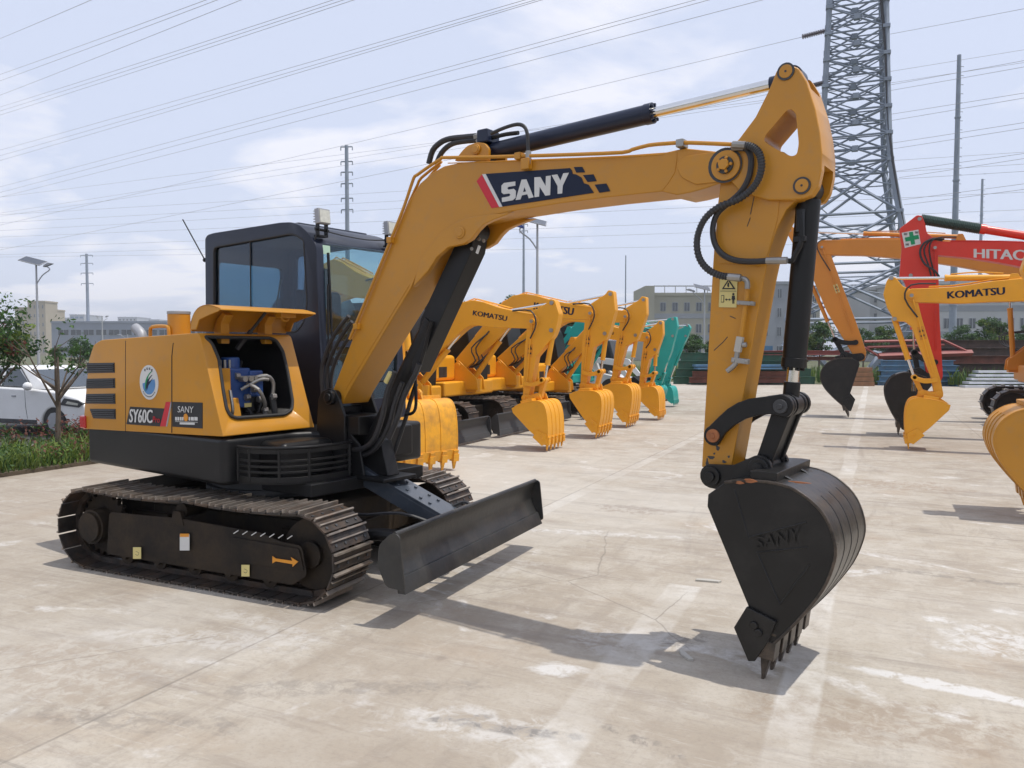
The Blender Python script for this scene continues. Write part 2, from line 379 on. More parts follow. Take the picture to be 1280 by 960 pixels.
def ramp(nt, src, out, p0, p1, c0=0, c1=1):
    r = nt.nodes.new('ShaderNodeMapRange'); r.inputs['From Min'].default_value = p0; r.inputs['From Max'].default_value = p1
    r.inputs['To Min'].default_value = c0; r.inputs['To Max'].default_value = c1; r.clamp = True; lk(nt, src, out, r, 'Value'); return r
def mathn(nt, op, a, ao, b=None, bo=0, val=None):
    m = nt.nodes.new('ShaderNodeMath'); m.operation = op; lk(nt, a, ao, m, 0)
    if b is not None: lk(nt, b, bo, m, 1)
    elif val is not None: m.inputs[1].default_value = val
    return m
def concrete():
    m = bpy.data.materials.new('concrete_yard'); m.use_nodes = True; nt = m.node_tree; b = nt.nodes['Principled BSDF']
    geo = nt.nodes.new('ShaderNodeNewGeometry'); xyz = nt.nodes.new('ShaderNodeSeparateXYZ'); lk(nt, geo, 'Position', xyz, 0)
    def noise(sc, det=6, rough=.55, stretch=None, dist=0, off=0):
        mp = nt.nodes.new('ShaderNodeMapping'); lk(nt, geo, 'Position', mp, 'Vector'); mp.inputs['Scale'].default_value = (stretch or (1,1,1))[:3]; mp.inputs['Location'].default_value = (off, off*.7, 0)
        if stretch and len(stretch) == 4: mp.inputs['Rotation'].default_value = (0,0,stretch[3])
        n = nt.nodes.new('ShaderNodeTexNoise'); n.inputs['Scale'].default_value = sc; n.inputs['Detail'].default_value = det; n.inputs['Roughness'].default_value = rough; n.inputs['Distortion'].default_value = dist
        lk(nt, mp, 0, n, 'Vector'); return n
    def mix(last, fac, fo, col, mode='MIX'):
        x = nt.nodes.new('ShaderNodeMixRGB'); x.blend_type = mode; lk(nt, fac, fo, x, 'Fac'); lk(nt, last, 0, x, 'Color1'); x.inputs['Color2'].default_value = (*col, 1); return x
    big = noise(.35, 4); r = nt.nodes.new('ShaderNodeValToRGB'); lk(nt, big, 'Fac', r, 'Fac')
    r.color_ramp.elements[0].position = .35; r.color_ramp.elements[1].position = .65
    r.color_ramp.elements[0].color = (.335,.285,.225,1); r.color_ramp.elements[1].color = (.435,.388,.318,1)
    last = r
    med = noise(2.2, 8, .65); last = mix(last, ramp(nt, med, 'Fac', .44, .60, 0, .60), 0, (.49,.45,.385))
    st = noise(1.6, 9, .72, (.35, 2.2, 1, R(18)), 1.2); last = mix(last, ramp(nt, st, 'Fac', .50, .66, 0, .65), 0, (.25,.21,.175))
    st2 = noise(1.1, 9, .75, (2.4, .4, 1, R(-12)), 1.5, 13); last = mix(last, ramp(nt, st2, 'Fac', .53, .68, 0, .5), 0, (.24,.205,.17))
    # rusty brown tint patches
    br = noise(.8, 6, .6, None, .5, 31); last = mix(last, ramp(nt, br, 'Fac', .56, .72, 0, .5), 0, (.33,.235,.15))
    m3 = noise(6.5, 9, .72, None, .8, 43); last = mix(last, ramp(nt, m3, 'Fac', .54, .68, 0, .34), 0, (.27,.225,.18)); last = mix(last, ramp(nt, m3, 'Fac', .47, .36, 0, .35), 0, (.53,.49,.43))
    # chalky cement splashes
    wp_ = noise(.62, 7, .60, (1.0, 1.6, 1, R(30)), 1.6, 57); wf = noise(9, 6, .7)
    a = ramp(nt, wp_, 'Fac', .60, .65); a2 = ramp(nt, wf, 'Fac', .38, .6); aa = mathn(nt, 'MULTIPLY', a, 0, a2, 0); aa = mathn(nt, 'MULTIPLY', aa, 0, None, 0, .75)
    last = mix(last, aa, 0, (.66,.645,.62))
    # fine dark scuffs
    sc = noise(5.5, 8, .8, (.3, 1.7, 1, R(-25)), 2.0, 5); last = mix(last, ramp(nt, sc, 'Fac', .60, .70, 0, .6), 0, (.20,.18,.165))
    fine = noise(40, 5, .7); last = mix(last, ramp(nt, fine, 'Fac', .50, .70, 0, .40), 0, (.25,.22,.19))
    speck = noise(90, 2, .5); last = mix(last, ramp(nt, speck, 'Fac', .70, .74, 0, .5), 0, (.16,.145,.13))
    fs = noise(9, 8, .78, (.28, 2.4, 1, R(22)), .5, 23); last = mix(last, ramp(nt, fs, 'Fac', .56, .68, 0, .42), 0, (.24,.205,.175)); last = mix(last, ramp(nt, fs, 'Fac', .42, .34, 0, .45), 0, (.56,.53,.48))
    # slab by slab tone
    fx = mathn(nt, 'FLOOR', mathn(nt, 'DIVIDE', mathn(nt, 'ADD', xyz, 'X', None, 0, 3.13), 0, None, 0, 5.0), 0); fy = mathn(nt, 'FLOOR', mathn(nt, 'DIVIDE', mathn(nt, 'ADD', xyz, 'Y', None, 0, -1.9), 0, None, 0, 6.0), 0)
    cb = nt.nodes.new('ShaderNodeCombineXYZ'); lk(nt, fx, 0, cb, 0); lk(nt, fy, 0, cb, 1); wn = nt.nodes.new('ShaderNodeTexWhiteNoise'); lk(nt, cb, 0, wn, 'Vector')
    last = mix(last, ramp(nt, wn, 'Value', 0, .5, .22, 0), 0, (.27,.235,.20)); last = mix(last, ramp(nt, wn, 'Value', .5, 1, 0, .22), 0, (.56,.52,.46))
    big2 = noise(.16, 5, .6, None, .6, 19); last = mix(last, ramp(nt, big2, 'Fac', .50, .66, 0, .45), 0, (.29,.235,.18)); last = mix(last, ramp(nt, big2, 'Fac', .46, .34, 0, .40), 0, (.53,.50,.45))
    tyre = noise(1.0, 8, .8, (.09, 3.2, 1, R(6)), .4, 71); last = mix(last, ramp(nt, tyre, 'Fac', .58, .68, 0, .40), 0, (.22,.19,.165))
    # marks that stand at one place: cement spills, smudges, damp
    dn_ = noise(2.6, 8, .7, None, .8, 3); rg = noise(11, 8, .75, None, .5, 9)
    def spot(px_, py_, rx, ry, rot, col, amt, lo=.44, hi=.56):
        nonlocal last
        c = ground(px_, py_); mp = nt.nodes.new('ShaderNodeMapping'); mp.vector_type = 'TEXTURE'; lk(nt, geo, 'Position', mp, 'Vector'); mp.inputs['Location'].default_value = (c.x, c.y, 0); mp.inputs['Rotation'].default_value = (0,0,R(rot)); mp.inputs['Scale'].default_value = (rx, ry, 1)
        ln = nt.nodes.new('ShaderNodeVectorMath'); ln.operation = 'LENGTH'; lk(nt, mp, 0, ln, 0)
        dd = mathn(nt, 'ADD', ln, 'Value', ramp(nt, dn_, 'Fac', .3, .7, -.45, .45), 0)
        f = mathn(nt, 'MULTIPLY', ramp(nt, dd, 0, .65, 1.0, amt, 0), 0, ramp(nt, rg, 'Fac', lo, hi), 0); last = mix(last, f, 0, col)
    CH = (.60,.585,.56)
    spot(1240, 800, .42, .30, 25, CH, .75); spot(1200, 862, .75, .07, -8, CH, .9, .38, .48); spot(700, 838, .17, .10, 20, CH, .8, .36, .5); spot(1080, 715, .28, .10, 40, CH, .6); spot(760, 800, .25, .25, 0, CH, .35)
    spot(1175, 775, .10, .08, 0, CH, .8); spot(590, 905, .45, .16, 10, CH, .55); spot(250, 800, .8, .16, 15, CH, .4); spot(330, 690+90, .6, .1, -10, CH, .35); spot(1000, 690, .3, .5, 0, CH, .3); spot(720, 665, 1.2, .10, 12, CH, .6); spot(560, 330+380, .8, .3, 30, CH, .3)
    DK = (.17,.155,.14)
    spot(640, 912, .30, .05, 12, DK, .8); spot(575, 898, .18, .035, 30, DK, .7); spot(800, 925, .25, .05, -20, DK, .6); spot(1120, 606, .9, .45, 0, (.28,.21,.15), .6); spot(790, 637, .5, .25, 10, (.26,.21,.17), .55); spot(1000, 650, .8, .12, 4, DK, .35)
    spot(160, 900, .6, .12, 15, DK, .4); spot(420, 860, .8, .10, 28, DK, .35); spot(1180, 720, .9, .07, -5, DK, .45); spot(1100, 900, .8, .25, 10, (.28,.215,.155), .55); spot(90, 840, .7, .4, 0, (.30,.24,.18), .5); spot(860, 800, .2, .1, 40, DK, .6)
    # faded painted bands along the aisle
    wob = noise(.7, 3); wm = ramp(nt, wob, 'Fac', 0, 1, -.04, .04); xw = mathn(nt, 'ADD', xyz, 'X', wm, 0)
    wear = noise(6, 8, .75); wearr = ramp(nt, wear, 'Fac', .36, .60, .08, .66); wear2 = noise(.8, 3, .5, None, 0, 91); w2 = ramp(nt, wear2, 'Fac', .38, .58, .25, 1)
    wm2 = mathn(nt, 'MULTIPLY', wearr, 0, w2, 0)
    def band(x0, hw, ymin=None, ymax=None, amt=1.0):
        nonlocal last
        d = mathn(nt, 'ABSOLUTE', mathn(nt, 'SUBTRACT', xw, 0, None, 0, x0), 0); f = ramp(nt, d, 0, hw, hw+.02, amt, 0)
        f = mathn(nt, 'MULTIPLY', f, 0, wm2, 0)
        if ymin is not None: f = mathn(nt, 'MULTIPLY', f, 0, mathn(nt, 'GREATER_THAN', xyz, 'Y', None, 0, ymin), 0)
        if ymax is not None: f = mathn(nt, 'MULTIPLY', f, 0, mathn(nt, 'LESS_THAN', xyz, 'Y', None, 0, ymax), 0)
        last = mix(last, f, 0, (.63,.61,.57))
    band(-.30, .085); band(-1.17, .10, None, 5.4); band(-3.05, .07, 6.5, 30, .6)
    # slab joints
    def joint(axis, period, off, w, amt=.75):
        nonlocal last
        o = mathn(nt, 'ADD', xyz, axis, None, 0, off); md = mathn(nt, 'PINGPONG', o, 0, None, 0, period/2)
        jn = noise(3, 4); jm = ramp(nt, jn, 'Fac', .3, .6, .35, 1)
        f = ramp(nt, md, 0, w*.6, w, amt, 0); f = mathn(nt, 'MULTIPLY', f, 0, jm, 0); last = mix(last, f, 0, (.17,.15,.13))
    joint('X', 5.0, 3.0+.13, .010, .55); joint('Y', 6.0, -1.9, .010, .55)
    # cracks
    cn2 = noise(1.2, 5, .6); vm_ = nt.nodes.new('ShaderNodeMixRGB'); vm_.inputs['Fac'].default_value = .12; lk(nt, geo, 'Position', vm_, 'Color1'); lk(nt, cn2, 'Color', vm_, 'Color2')
    vo = nt.nodes.new('ShaderNodeTexVoronoi'); vo.feature = 'DISTANCE_TO_EDGE'; vo.inputs['Scale'].default_value = .33; lk(nt, vm_, 0, vo, 'Vector')
    cmask = noise(.5, 2, .5, None, 0, 77); f = mathn(nt, 'MULTIPLY', ramp(nt, vo, 'Distance', .0005, .002, .45, 0), 0, ramp(nt, cmask, 'Fac', .50, .56), 0); last = mix(last, f, 0, (.16,.14,.12))
    # oil drips
    vo2 = nt.nodes.new('ShaderNodeTexVoronoi'); vo2.inputs['Scale'].default_value = 1.7; lk(nt, vm_, 0, vo2, 'Vector')
    od = ramp(nt, vo2, 'Distance', .03, .07, .45, 0); odm = noise(.6, 2, .5, None, 0, 11); f = mathn(nt, 'MULTIPLY', od, 0, ramp(nt, odm, 'Fac', .52, .6), 0); last = mix(last, f, 0, (.15,.13,.115))
    lk(nt, last, 0, b, 'Base Color')
    b.inputs['Roughness'].default_value = .85; b.inputs['Specular IOR Level'].default_value = .3
    bp = nt.nodes.new('ShaderNodeBump'); bp.inputs['Strength'].default_value = .35; bp.inputs['Distance'].default_value = .01
    hs = mathn(nt, 'ADD', fine, 0, sc, 0); lk(nt, hs, 0, bp, 'Height'); lk(nt, bp, 'Normal', b, 'Normal')
    return m
CONC = concrete()
SOIL = paint('soil_grass', (.09,.10,.045), .95, .4, .6, dirt=.6, dirtcol=(.14,.11,.07), dscale=1.5)
b = MB(); b.add([(-2500,-2500,-.06),(2500,-2500,-.06),(2500,2500,-.06),(-2500,2500,-.06)], [(0,1,2,3)])
struct(b.build('ground', SOIL, None, smooth=0))
b = MB(); b.box(-10.25, 40, -12, 40.5, -.3, 0); struct(b.build('concrete_yard', CONC, None, smooth=0))
# ================================================================== main excavator
ROOT = Vector((-4.32, 4.82, 0)); PSI = R(-11)
UA = Vector((math.cos(PSI), math.sin(PSI), 0)); UN = Vector((-math.sin(PSI), math.cos(PSI), 0))
UO = Vector((-4.34, 4.87, 0)) + UN*.12
XU = Matrix.Translation(UO-ROOT) @ Matrix.Rotation(PSI, 4, 'Z')
def US(x, y, v):                                   # photo outline -> (u,w) in the vertical plane v
    d = ray(x, y); t = ((UO+UN*v-CAM).dot(UN))/d.dot(UN); p = CAM+d*t-UO
    return (p.dot(UA), p.z)
def USL(pts, v): return [US(a, b, v) for a, b in pts]
FK, FU, FW = .39, .40, 1.05                          # sloping front of the engine cover
def UF(x, y, off=0):
    Nn = UA + Vector((0,0,FK)); P = UO + UA*(FU+off) + Vector((0,0,FW)); d = ray(x, y)
    t = (P-CAM).dot(Nn)/d.dot(Nn); p = CAM+d*t-UO
    return (p.dot(UA), p.dot(UN), p.z)
ex = thing('excavator', 'large dark yellow excavator with black bucket standing alone in the foreground, its engine hood open', 'excavator', ROOT)

# ---- undercarriage
for sgn in (-1, 1):
    track_parts(ex, Matrix.Translation((-.03, sgn*.74, 0)), L=1.02, r=.255, side=sgn)
b = MB(); b.box(-1.12, -.62, -.555, .555, .28, .60); b.box(-.98, .92, -.545, .545, .24, .56); b.box(-.75, .80, -.56, .56, .22, .46); b.box(-.95, -.55, -.60, .60, .25, .40); b.box(.55, .95, -.60, .60, .25, .40)
b.prism([(-.5,.46),(.5,.46),(.42,.55),(-.42,.55)], -.45, .45)
b.build('undercarriage_frame', DUSTB, ex, bevel=.012)
b = MB(); b.cyl((0,0,.50), (0,0,.70), .50, 40); b.cyl((0,0,.58), (0,0,.62), .54, 40); b.build('slewing_ring', KDG, ex, bevel=.004)
bl = blade_parts(ex, Matrix.Translation((0,.065,0)), 1.72, .24, .56, 1.05, BLDM)
b = MB()
for s in (-1, 1):
    b = MB(); b.tube([(.85, s*.48, .34), (1.3, s*.46, .40), (1.68, s*.44, .40)], .045, 8, 1)
    b.prism([(1.45,.34),(1.70,.30),(1.70,.48),(1.45,.44)], s*.44-.03, s*.44+.03)
    b.build('blade_arm', BLK, bl, bevel=.004)
b = MB()      # guard over the blade cylinder
p0 = Vector((.78, .06, .78)); p1 = Vector((1.56, .06, .45)); d = (p1-p0).normalized(); up = Vector((0,1,0)).cross(d)*-1
Rm = Matrix((d, Vector((0,1,0)), up)).transposed()
b.obox((p0+p1)/2, ((p1-p0).length, .24, .05), Rm); b.obox((p0+p1)/2-up*.06, ((p1-p0).length*.96, .018, .12), Rm)
for s in (-1, 1): b.obox((p0+p1)/2-up*.05+Vector((0, s*.115, 0)), ((p1-p0).length, .012, .10), Rm)
for k in (.45, .55, .7, .8):
    for s in (-.06, .06): b.cyl(p0.lerp(p1, k)+up*.024+Vector((0,s,0)), p0.lerp(p1, k)+up*.036+Vector((0,s,0)), .014, 6)
b.build('cylinder_guard', paint('guard_slate', (.045,.055,.07), .30, .2, 4, coat=.3, dirt=.4, dirtcol=(.14,.14,.14)), bl, bevel=.004)
b = MB(); b.cyl(p0.lerp(p1,.1)-up*.07, p0.lerp(p1,.75)-up*.07, .05, 16); b.mi = 1; b.cyl(p0.lerp(p1,.75)-up*.07, (1.70, .06, .38), .026, 12)
b.build('blade_cylinder', [BLK, CHR], bl)
b = MB()
for s, e in ((.18,.2), (-.18,-.22)): b.tube([(.55, s, .55), (.9, s*1.3, .46), (1.3, e, .5), (1.55, e*.5, .42), (1.7, e*.3, .42)], .012, 6)
b.tube([(1.46,.12,.46),(1.56,.22,.52),(1.64,.2,.50),(1.62,.1,.42)], .014, 6)
b.build('blade_hose', HOSE, bl)
# stickers on the near track frame
tr = [o for o in ex.children if o.name.startswith('track')][0]
yo = -.74-.40*.30*1.05-.018
def tk(x, y):           # photo point -> local on the near frame's outer face
    p = planeY(x, y, ROOT.y+yo); return (p.x-ROOT.x, yo, p.z)
def sticker(name, quad, mat, parent, off=(0,0,0), th=.002, nrm=(0,-1,0)):
    nrm = Vector(nrm); vs = [Vector(q)+Vector(off) for q in quad]; vs += [v+nrm*th for v in vs]; n = len(quad)
    m = MB(); m.add(vs, [list(range(n))[::-1], list(range(n, 2*n))]+[(i,(i+1)%n,n+(i+1)%n,n+i) for i in range(n)])
    return m.build(name, mat, parent, smooth=0)
sticker('frame_label', [tk(225,668), tk(237,668), tk(237,688), tk(225,688)], DECW, tr)
sticker('frame_label', [tk(225.5,667), tk(236.5,667), tk(236.5,671), tk(225.5,671)], DECO, tr, th=.004)
for c in ((171.5,691),(307,713)):
    q = sticker('lifting_label', [tk(c[0]-5,c[1]-7), tk(c[0]+5,c[1]-7), tk(c[0]+5,c[1]+7.5), tk(c[0]-5,c[1]+7.5)], DECY, tr)
    s = MB(); s.tube([tk(c[0]-1.5,c[1]-2), tk(c[0]+2.2,c[1]), tk(c[0]+1,c[1]+3), tk(c[0]-2,c[1]+2)], .003, 5); s.build('hook_symbol', DECB, tr)
sticker('direction_arrow', [tk(341,695),tk(345,698),tk(366,701),tk(364,696.5),tk(373,702),tk(366,708.5),tk(366,705),tk(345,701.5),tk(341,704)], DECO, tr, th=.004)
for k in range(7):
    b = MB(); x = 292+k*11.2; y = 664+k*1.1
    b.tube([tk(x, y+3), tk(x+6, y-1)], .0035, 5); b.build('tread_dash', DECW, tr)

# ---- upper structure
b = MB(XU)    # platform and counterweight
side = USL([(103,537),(279,547.5),(279,604),(262,602),(180,587),(116,579),(104,566)], -.9)
u_r = side[0][0]; u_f = side[1][0]
plan = [(u_f, -.90), (u_r+.05, -.88)]
for i in range(0, 13):
    t = i/12; plan.append((u_r+.02 - .18*math.sin(math.pi*t), -.80 + 1.75*t))
plan += [(u_r+.15, .98), (.55, .98), (.55, -.02), (u_f, -.30)]
plan = fillet(plan, [.06,.08]+[.02]*13+[.06]*4)
b.prism(plan, .70, 1.03, lambda p, d: (p[0], p[1], d))
b.build('counterweight', BLK, ex, bevel=.075, seg=5)
b = MB(XU); b.box(-.95, .9, -.55, .6, .62, .715); b.build('platform', BLK, ex, bevel=.01)
b = MB(XU)
for k in range(9):
    a = R(-150+k*15)
b.cyl((0,0,.60),(0,0,.70),.56,40); b.build('ring_cover', BLK, ex, bevel=.005)

# engine cover: solid with a recess cut into its sloping front
v0, v1 = -.9, -.10
prof = USL([(104,536),(106,505),(111,450),(117,431),(126,425),(180,421),(240,416.5)], v0)
prof = [(a, w) for a, w in prof]
prof += [(.127, 1.775), (FU, FW)]
prof = fillet(prof, [.01,.03,.03,.03,.05,.05,.02,.10,.01])
b = MB(XU); b.prism(prof, v0, v1)
cover = b.build('engine_cover', [YEL, BLK], ex, bevel=.055, seg=4)
apply_mods(cover)
op = [(255,421),(264,429),(272.7,449),(278.6,489),(282.6,510.6),(287.5,519.5),(295,522.5),(355,518),(364,512),(365,501),(359,465),(353,439),(345,426),(337,422.5)]
opp = fillet([(UF(*p)[1], UF(*p)[2]) for p in op], .02)
uof = lambda w: FU - FK*(w-FW)
c = MB(XU)
n = len(opp); vs = [(uof(w)+.1, v, w) for v, w in opp] + [(-.75, v, w) for v, w in opp]
c.add(vs, [list(range(n))[::-1], list(range(n, 2*n))]+[(i,(i+1)%n,n+(i+1)%n,n+i) for i in range(n)])
cu1 = c.build('cutter', BLK, None, smooth=0); cu1.matrix_world = Matrix.Translation(ROOT)
bpy.context.view_layer.update()
cut(cover, [cu1])
b = MB(XU); b.tube([(uof(w)+.006, v, w) for v, w in opp]+[(uof(opp[0][1])+.006, *opp[0])], .013, 8, 1); b.build('door_seal', RUB, cover)
# seams
b = MB(XU)
sm = USL([(235.5,417.5),(231,420.5),(229,424),(216,428),(215,445),(215,541)], v0)
b.tube([(sm[0][0]+.0, v0+.10, sm[0][1]+.004), (sm[3][0]+.005, v0+.0005, 1.70), (sm[4][0], v0, sm[4][1]), (sm[5][0], v0, sm[5][1])], .005, 6, 1)
s2 = USL([(157,540),(157,426)], v0); b.tube([(s2[0][0], v0, s2[0][1]), (s2[1][0], v0, s2[1][1])], .003, 6, 1)
b.build('panel_seam', DECB, cover)
def sv(x, y, v=v0): p = US(x, y, v); return (p[0], v, p[1])
def onU(name, quad, mat, parent, v=v0, th=.003, nrm=(0,-1,0)):
    q = [sv(*p, v) for p in quad]; vs = [Vector(p) for p in q]; vs += [Vector((p[0], p[1]-th, p[2])) for p in q]; k = len(q)
    m = MB(XU); m.add(vs, [list(range(k))[::-1], list(range(k, 2*k))]+[(i,(i+1)%k,k+(i+1)%k,k+i) for i in range(k)])
    return m.build(name, mat, parent, smooth=0)
def g4(pts): return [(90+x/3.84, 370+y/3.84) for x, y in pts]
for q in ([(74,322),(205,320),(206,368),(74,370)], [(72,397),(207,394),(208,442),(70,444)], [(70,470),(208,468),(209,518),(68,516)], [(87,541),(210,542),(211,591),(104,587)]):
    pts = g4(q); g = onU('grille', pts, KDG, cover, th=.004)
    m = MB(XU)
    for k in range(1, 5):
        t = k/5; A = sv(*pts[0]); Bq = sv(*pts[1]); Cq = sv(*pts[2]); D = sv(*pts[3])
        p = Vector(A).lerp(Vector(D), t); q2 = Vector(Bq).lerp(Vector(Cq), t)
        m.tube([p+Vector((.01,-.006,0)), q2+Vector((-.01,-.006,0))], .006, 5, 1)
    m.build('grille_slat', BLK, g)
# rear tail lamp
b = MB(XU); p = US(105, 528, v0); b.box(p[0]-.045, p[0]+.045, v0-.02, v0+.12, p[1]-.05, p[1]+.06); b.build('tail_lamp', REDL, cover, bevel=.015)
# round emblem
cL = US(186.5, 478, v0); rad = .133
m = MB(XU); m.cyl((cL[0], v0, cL[1]), (cL[0], v0-.003, cL[1]), rad, 40); lg = m.build('round_emblem', DECW, cover, smooth=0)
def em(name, pts, mat, off=.0045):
    m = MB(XU); m.prism([(cL[0]+x*rad, cL[1]+y*rad) for x, y in pts], v0-.001, v0-off); return m.build(name, mat, lg, smooth=0)
em('emblem_disc', [(.68*math.cos(a), -.08+.62*math.sin(a)) for a in [math.pi*1.0+i*math.pi*1.15/20 for i in range(21)]], DECLB)
for k in range(4):
    y = .42-k*.20; em('emblem_leaf', sm2([(-.42+k*.10, -.55+k*.03), (-.34+k*.12, -.05+y*.3), (.10+k*.08, y+.12), (.38+k*.03, y+.22), (.02+k*.08, y-.02), (-.22+k*.1, -.2+y*.3)], 3), [DECG, DECN, DECN, DECLB][k], .0055)
for k in range(4):
    a = R(118-k*18.5); x, y = .80*math.cos(a), .80*math.sin(a)
    em('emblem_mark', [(x-.07,y-.06),(x+.07,y-.06),(x+.07,y-.02),(x-.02,y-.02),(x-.02,y+.02),(x+.07,y+.02),(x+.07,y+.06),(x-.07,y+.06)], DECN)
for k in range(14):
    a = R(222+k*7.4); x, y = .83*math.cos(a), .83*math.sin(a)
    em('emblem_mark', circ((x, y), .035, 6), DECN)
# model plates
pl = onU('model_plate', g4([(280,531),(446,540),(424,626),(262,615)]), DECB, cover)
m = MB(XU); q = [Vector(sv(*p))+Vector((0,-.005,0)) for p in g4([(276,606),(390,610),(392,546),(280,542)])]
text_quad(m, 'SY60C', bil(*q), .10); m.build('model_lettering', DECW, pl, smooth=0)
m = MB(XU); q = [Vector(sv(*p))+Vector((0,-.005,0)) for p in g4([(391,606),(424,608),(427,580),(393,578)])]
text_quad(m, 'Pro', bil(*q), .01); m.build('model_lettering', DECR, pl, smooth=0)
onU('red_stripe', g4([(452,508),(475,508),(452,626),(424,626)]), DECR, cover)
onU('grey_stripe', g4([(475,509),(481,509),(458,626),(452,626)]), GREYM, cover)
pl = onU('brand_plate', g4([(484,508),(628,512),(628,636),(484,627)]), DECB, cover)
m = MB(XU); q = [Vector(sv(*p))+Vector((0,-.005,0)) for p in g4([(510,558),(586,561),(588,530),(511,528)])]
text_quad(m, 'SANY', bil(*q), .08); m.build('brand_lettering', DECW, pl, smooth=0)
m = MB(XU)
for x0, x1 in ((498,507),(509,518),(521,529),(531,538),(563,570),(573,588),(590,606)):
    q = [Vector(sv(*p))+Vector((0,-.003,0)) for p in g4([(x0,597),(x1,598),(x1,581),(x0,580)])]; m.add(q, [(0,1,2,3)])
q = [Vector(sv(*p))+Vector((0,-.003,0)) for p in g4([(498,601),(606,605),(606,607),(498,603)])]; m.add(q, [(0,1,2,3)])
q = [Vector(sv(*p))+Vector((0,-.003,0)) for p in g4([(520,616),(592,618),(592,608),(520,606)])]; m.add(q, [(0,1,2,3)])
m.build('plate_characters', DECW, pl, X=XU@Matrix.Translation((0,-.002,0)), smooth=0, recalc=False)
p = US(*g4([(549,583)])[0], v0); m = MB(XU); m.cyl((p[0],v0-.003,p[1]),(p[0],v0-.006,p[1]),.028,20); m.build('plate_badge', DECO, pl)
# exhaust, rail, muffler on top
p = US(224, 418, -.62); b = MB(XU); w2 = US(224, 393, -.62)[1]
b.cyl((p[0], -.62, 1.70), (p[0], -.62, w2), .085, 28); b.mi = 1; b.cyl((p[0], -.62, w2), (p[0], -.62, w2+.025), .088, 28)
b.build('air_intake', [YEL, GREYM], cover, bevel=.004)
A = US(188, 420, -.72); Bq = US(211, 418, -.72); hh = US(195, 408.5, -.72)[1]
b = MB(XU); b.tube([(A[0],-.72,1.72),(A[0],-.72,hh-.04),(A[0]+.03,-.72,hh),(Bq[0]-.03,-.72,hh),(Bq[0],-.72,hh-.04),(Bq[0],-.72,1.72)], .014, 8, 3); b.build('grab_rail', YEL, cover)
p = US(171, 420, -.3); b = MB(XU); b.tube([(p[0]+.1,-.3,1.70),(p[0]+.08,-.3,1.80),(p[0]-.02,-.3,1.86)], .045, 14, 3); b.build('exhaust_pipe', GREYM, cover)
# opened service hood
b = MB(XU)
hp = [(-.03,1.80),(-.025,1.86),(.02,1.925),(.09,1.965),(.20,1.975),(.345,1.945)]
hp = sm2(hp, 3)
hi = [(a+ (.012 if i < 5 else .004), w-.014) for i, (a, w) in enumerate(hp)][::-1]
b.prism(hp+hi, -.87, -.03)
for s in (-.87, -.03-.012):
    b.prism(hp+[(.32,1.925),(.20,1.90),(.08,1.87),(.04,1.80)], s, s+.012)
hood = b.build('service_hood', YEL, ex, bevel=.004)
for v in (-.66, -.28):
    b = MB(XU); b.prism([(-.02,1.80),(.03,1.88),(.10,1.93),(.14,1.91),(.09,1.85),(.085,1.70),(.04,1.70)], v-.035, v+.035)
    b.build('hood_hinge', YEL, hood, bevel=.006)
b = MB(XU); b.tube([(.02,-.52,1.66),(.16,-.36,1.94)], .012, 8, 1); b.tube([(.02,-.52,1.66),(.09,-.44,1.80)], .019, 8, 1); b.build('gas_strut', HOSE, hood)
b = MB(XU); b.box(.20,.27,-.30,-.16,1.90,1.955); b.tube([(.23,-.27,1.91),(.23,-.25,1.88),(.23,-.21,1.88),(.23,-.2,1.90)], .008, 6); b.build('hood_latch', YEL, hood, bevel=.008)
# what stands in the open compartment
def inner(name, mat): 
    return MB(XU), name, mat
b = MB(XU); b.box(-.05,.16,-.70,-.50,1.22,1.52); b.cyl((.05,-.6,1.5),(.05,-.6,1.60),.07,16); b.box(-.02,.18,-.52,-.40,1.30,1.50)
b.build('control_valve', BLUE, ex, bevel=.015)
b = MB(XU); b.box(.13,.19,-.80,-.69,1.06,1.52); b.box(.10,.16,-.84,-.66,1.36,1.50); b.prism([(.16,1.06),(.24,1.06),(.18,1.30),(.12,1.30)], -.78,-.62); b.build('valve_bracket', YEL, ex, bevel=.008)
def fit(pts, r, n=10):
    b = MB(XU); b.tube(pts, r, n) if len(pts) > 2 else b.cyl(pts[0], pts[1], r, n); b.build('hydraulic_fitting', ZINC, ex)
for v in (-.60,-.55,-.50,-.45): fit([(.17,v,1.44),(.24,v,1.44)], .022)
fit([(.20,-.52,1.44),(.27,-.44,1.46),(.27,-.38,1.40),(.25,-.38,1.28)], .014); fit([(.20,-.56,1.40),(.28,-.52,1.36),(.27,-.46,1.26),(.24,-.44,1.20)], .014)
fit([(.18,-.60,1.36),(.26,-.50,1.43),(.28,-.43,1.43)], .013); fit([(.22,-.72,1.36),(.25,-.72,1.22),(.22,-.72,1.16)], .012, 8)
for v in (-.76,-.72,-.68,-.64): fit([(.10,v,1.50),(.10,v,1.58)], .012, 8)
b = MB(XU); b.tube([(.25,-.38,1.30),(.26,-.36,1.15),(.20,-.34,1.05)], .024, 10); b.tube([(.24,-.44,1.2),(.26,-.45,1.1),(.2,-.46,1.02)], .024, 10); b.tube([(.1,-.3,1.1),(.2,-.2,1.2),(.1,-.15,1.5)], .02, 8); b.build('hydraulic_hose', HOSE, ex)
random.seed(5)
for k in range(9):
    v = -.80+.075*k; b = MB(XU); z0 = random.uniform(1.12,1.3); u0 = random.uniform(-.15,.12)
    b.tube([(u0, v, 1.08), (u0+random.uniform(-.05,.1), v+random.uniform(-.04,.04), z0), (u0-.05, v+random.uniform(-.1,.1), z0+.18), (u0-.2, v+random.uniform(-.1,.1), random.uniform(1.35,1.66))], random.uniform(.009,.017), 8); b.build('hydraulic_hose', HOSE, ex)
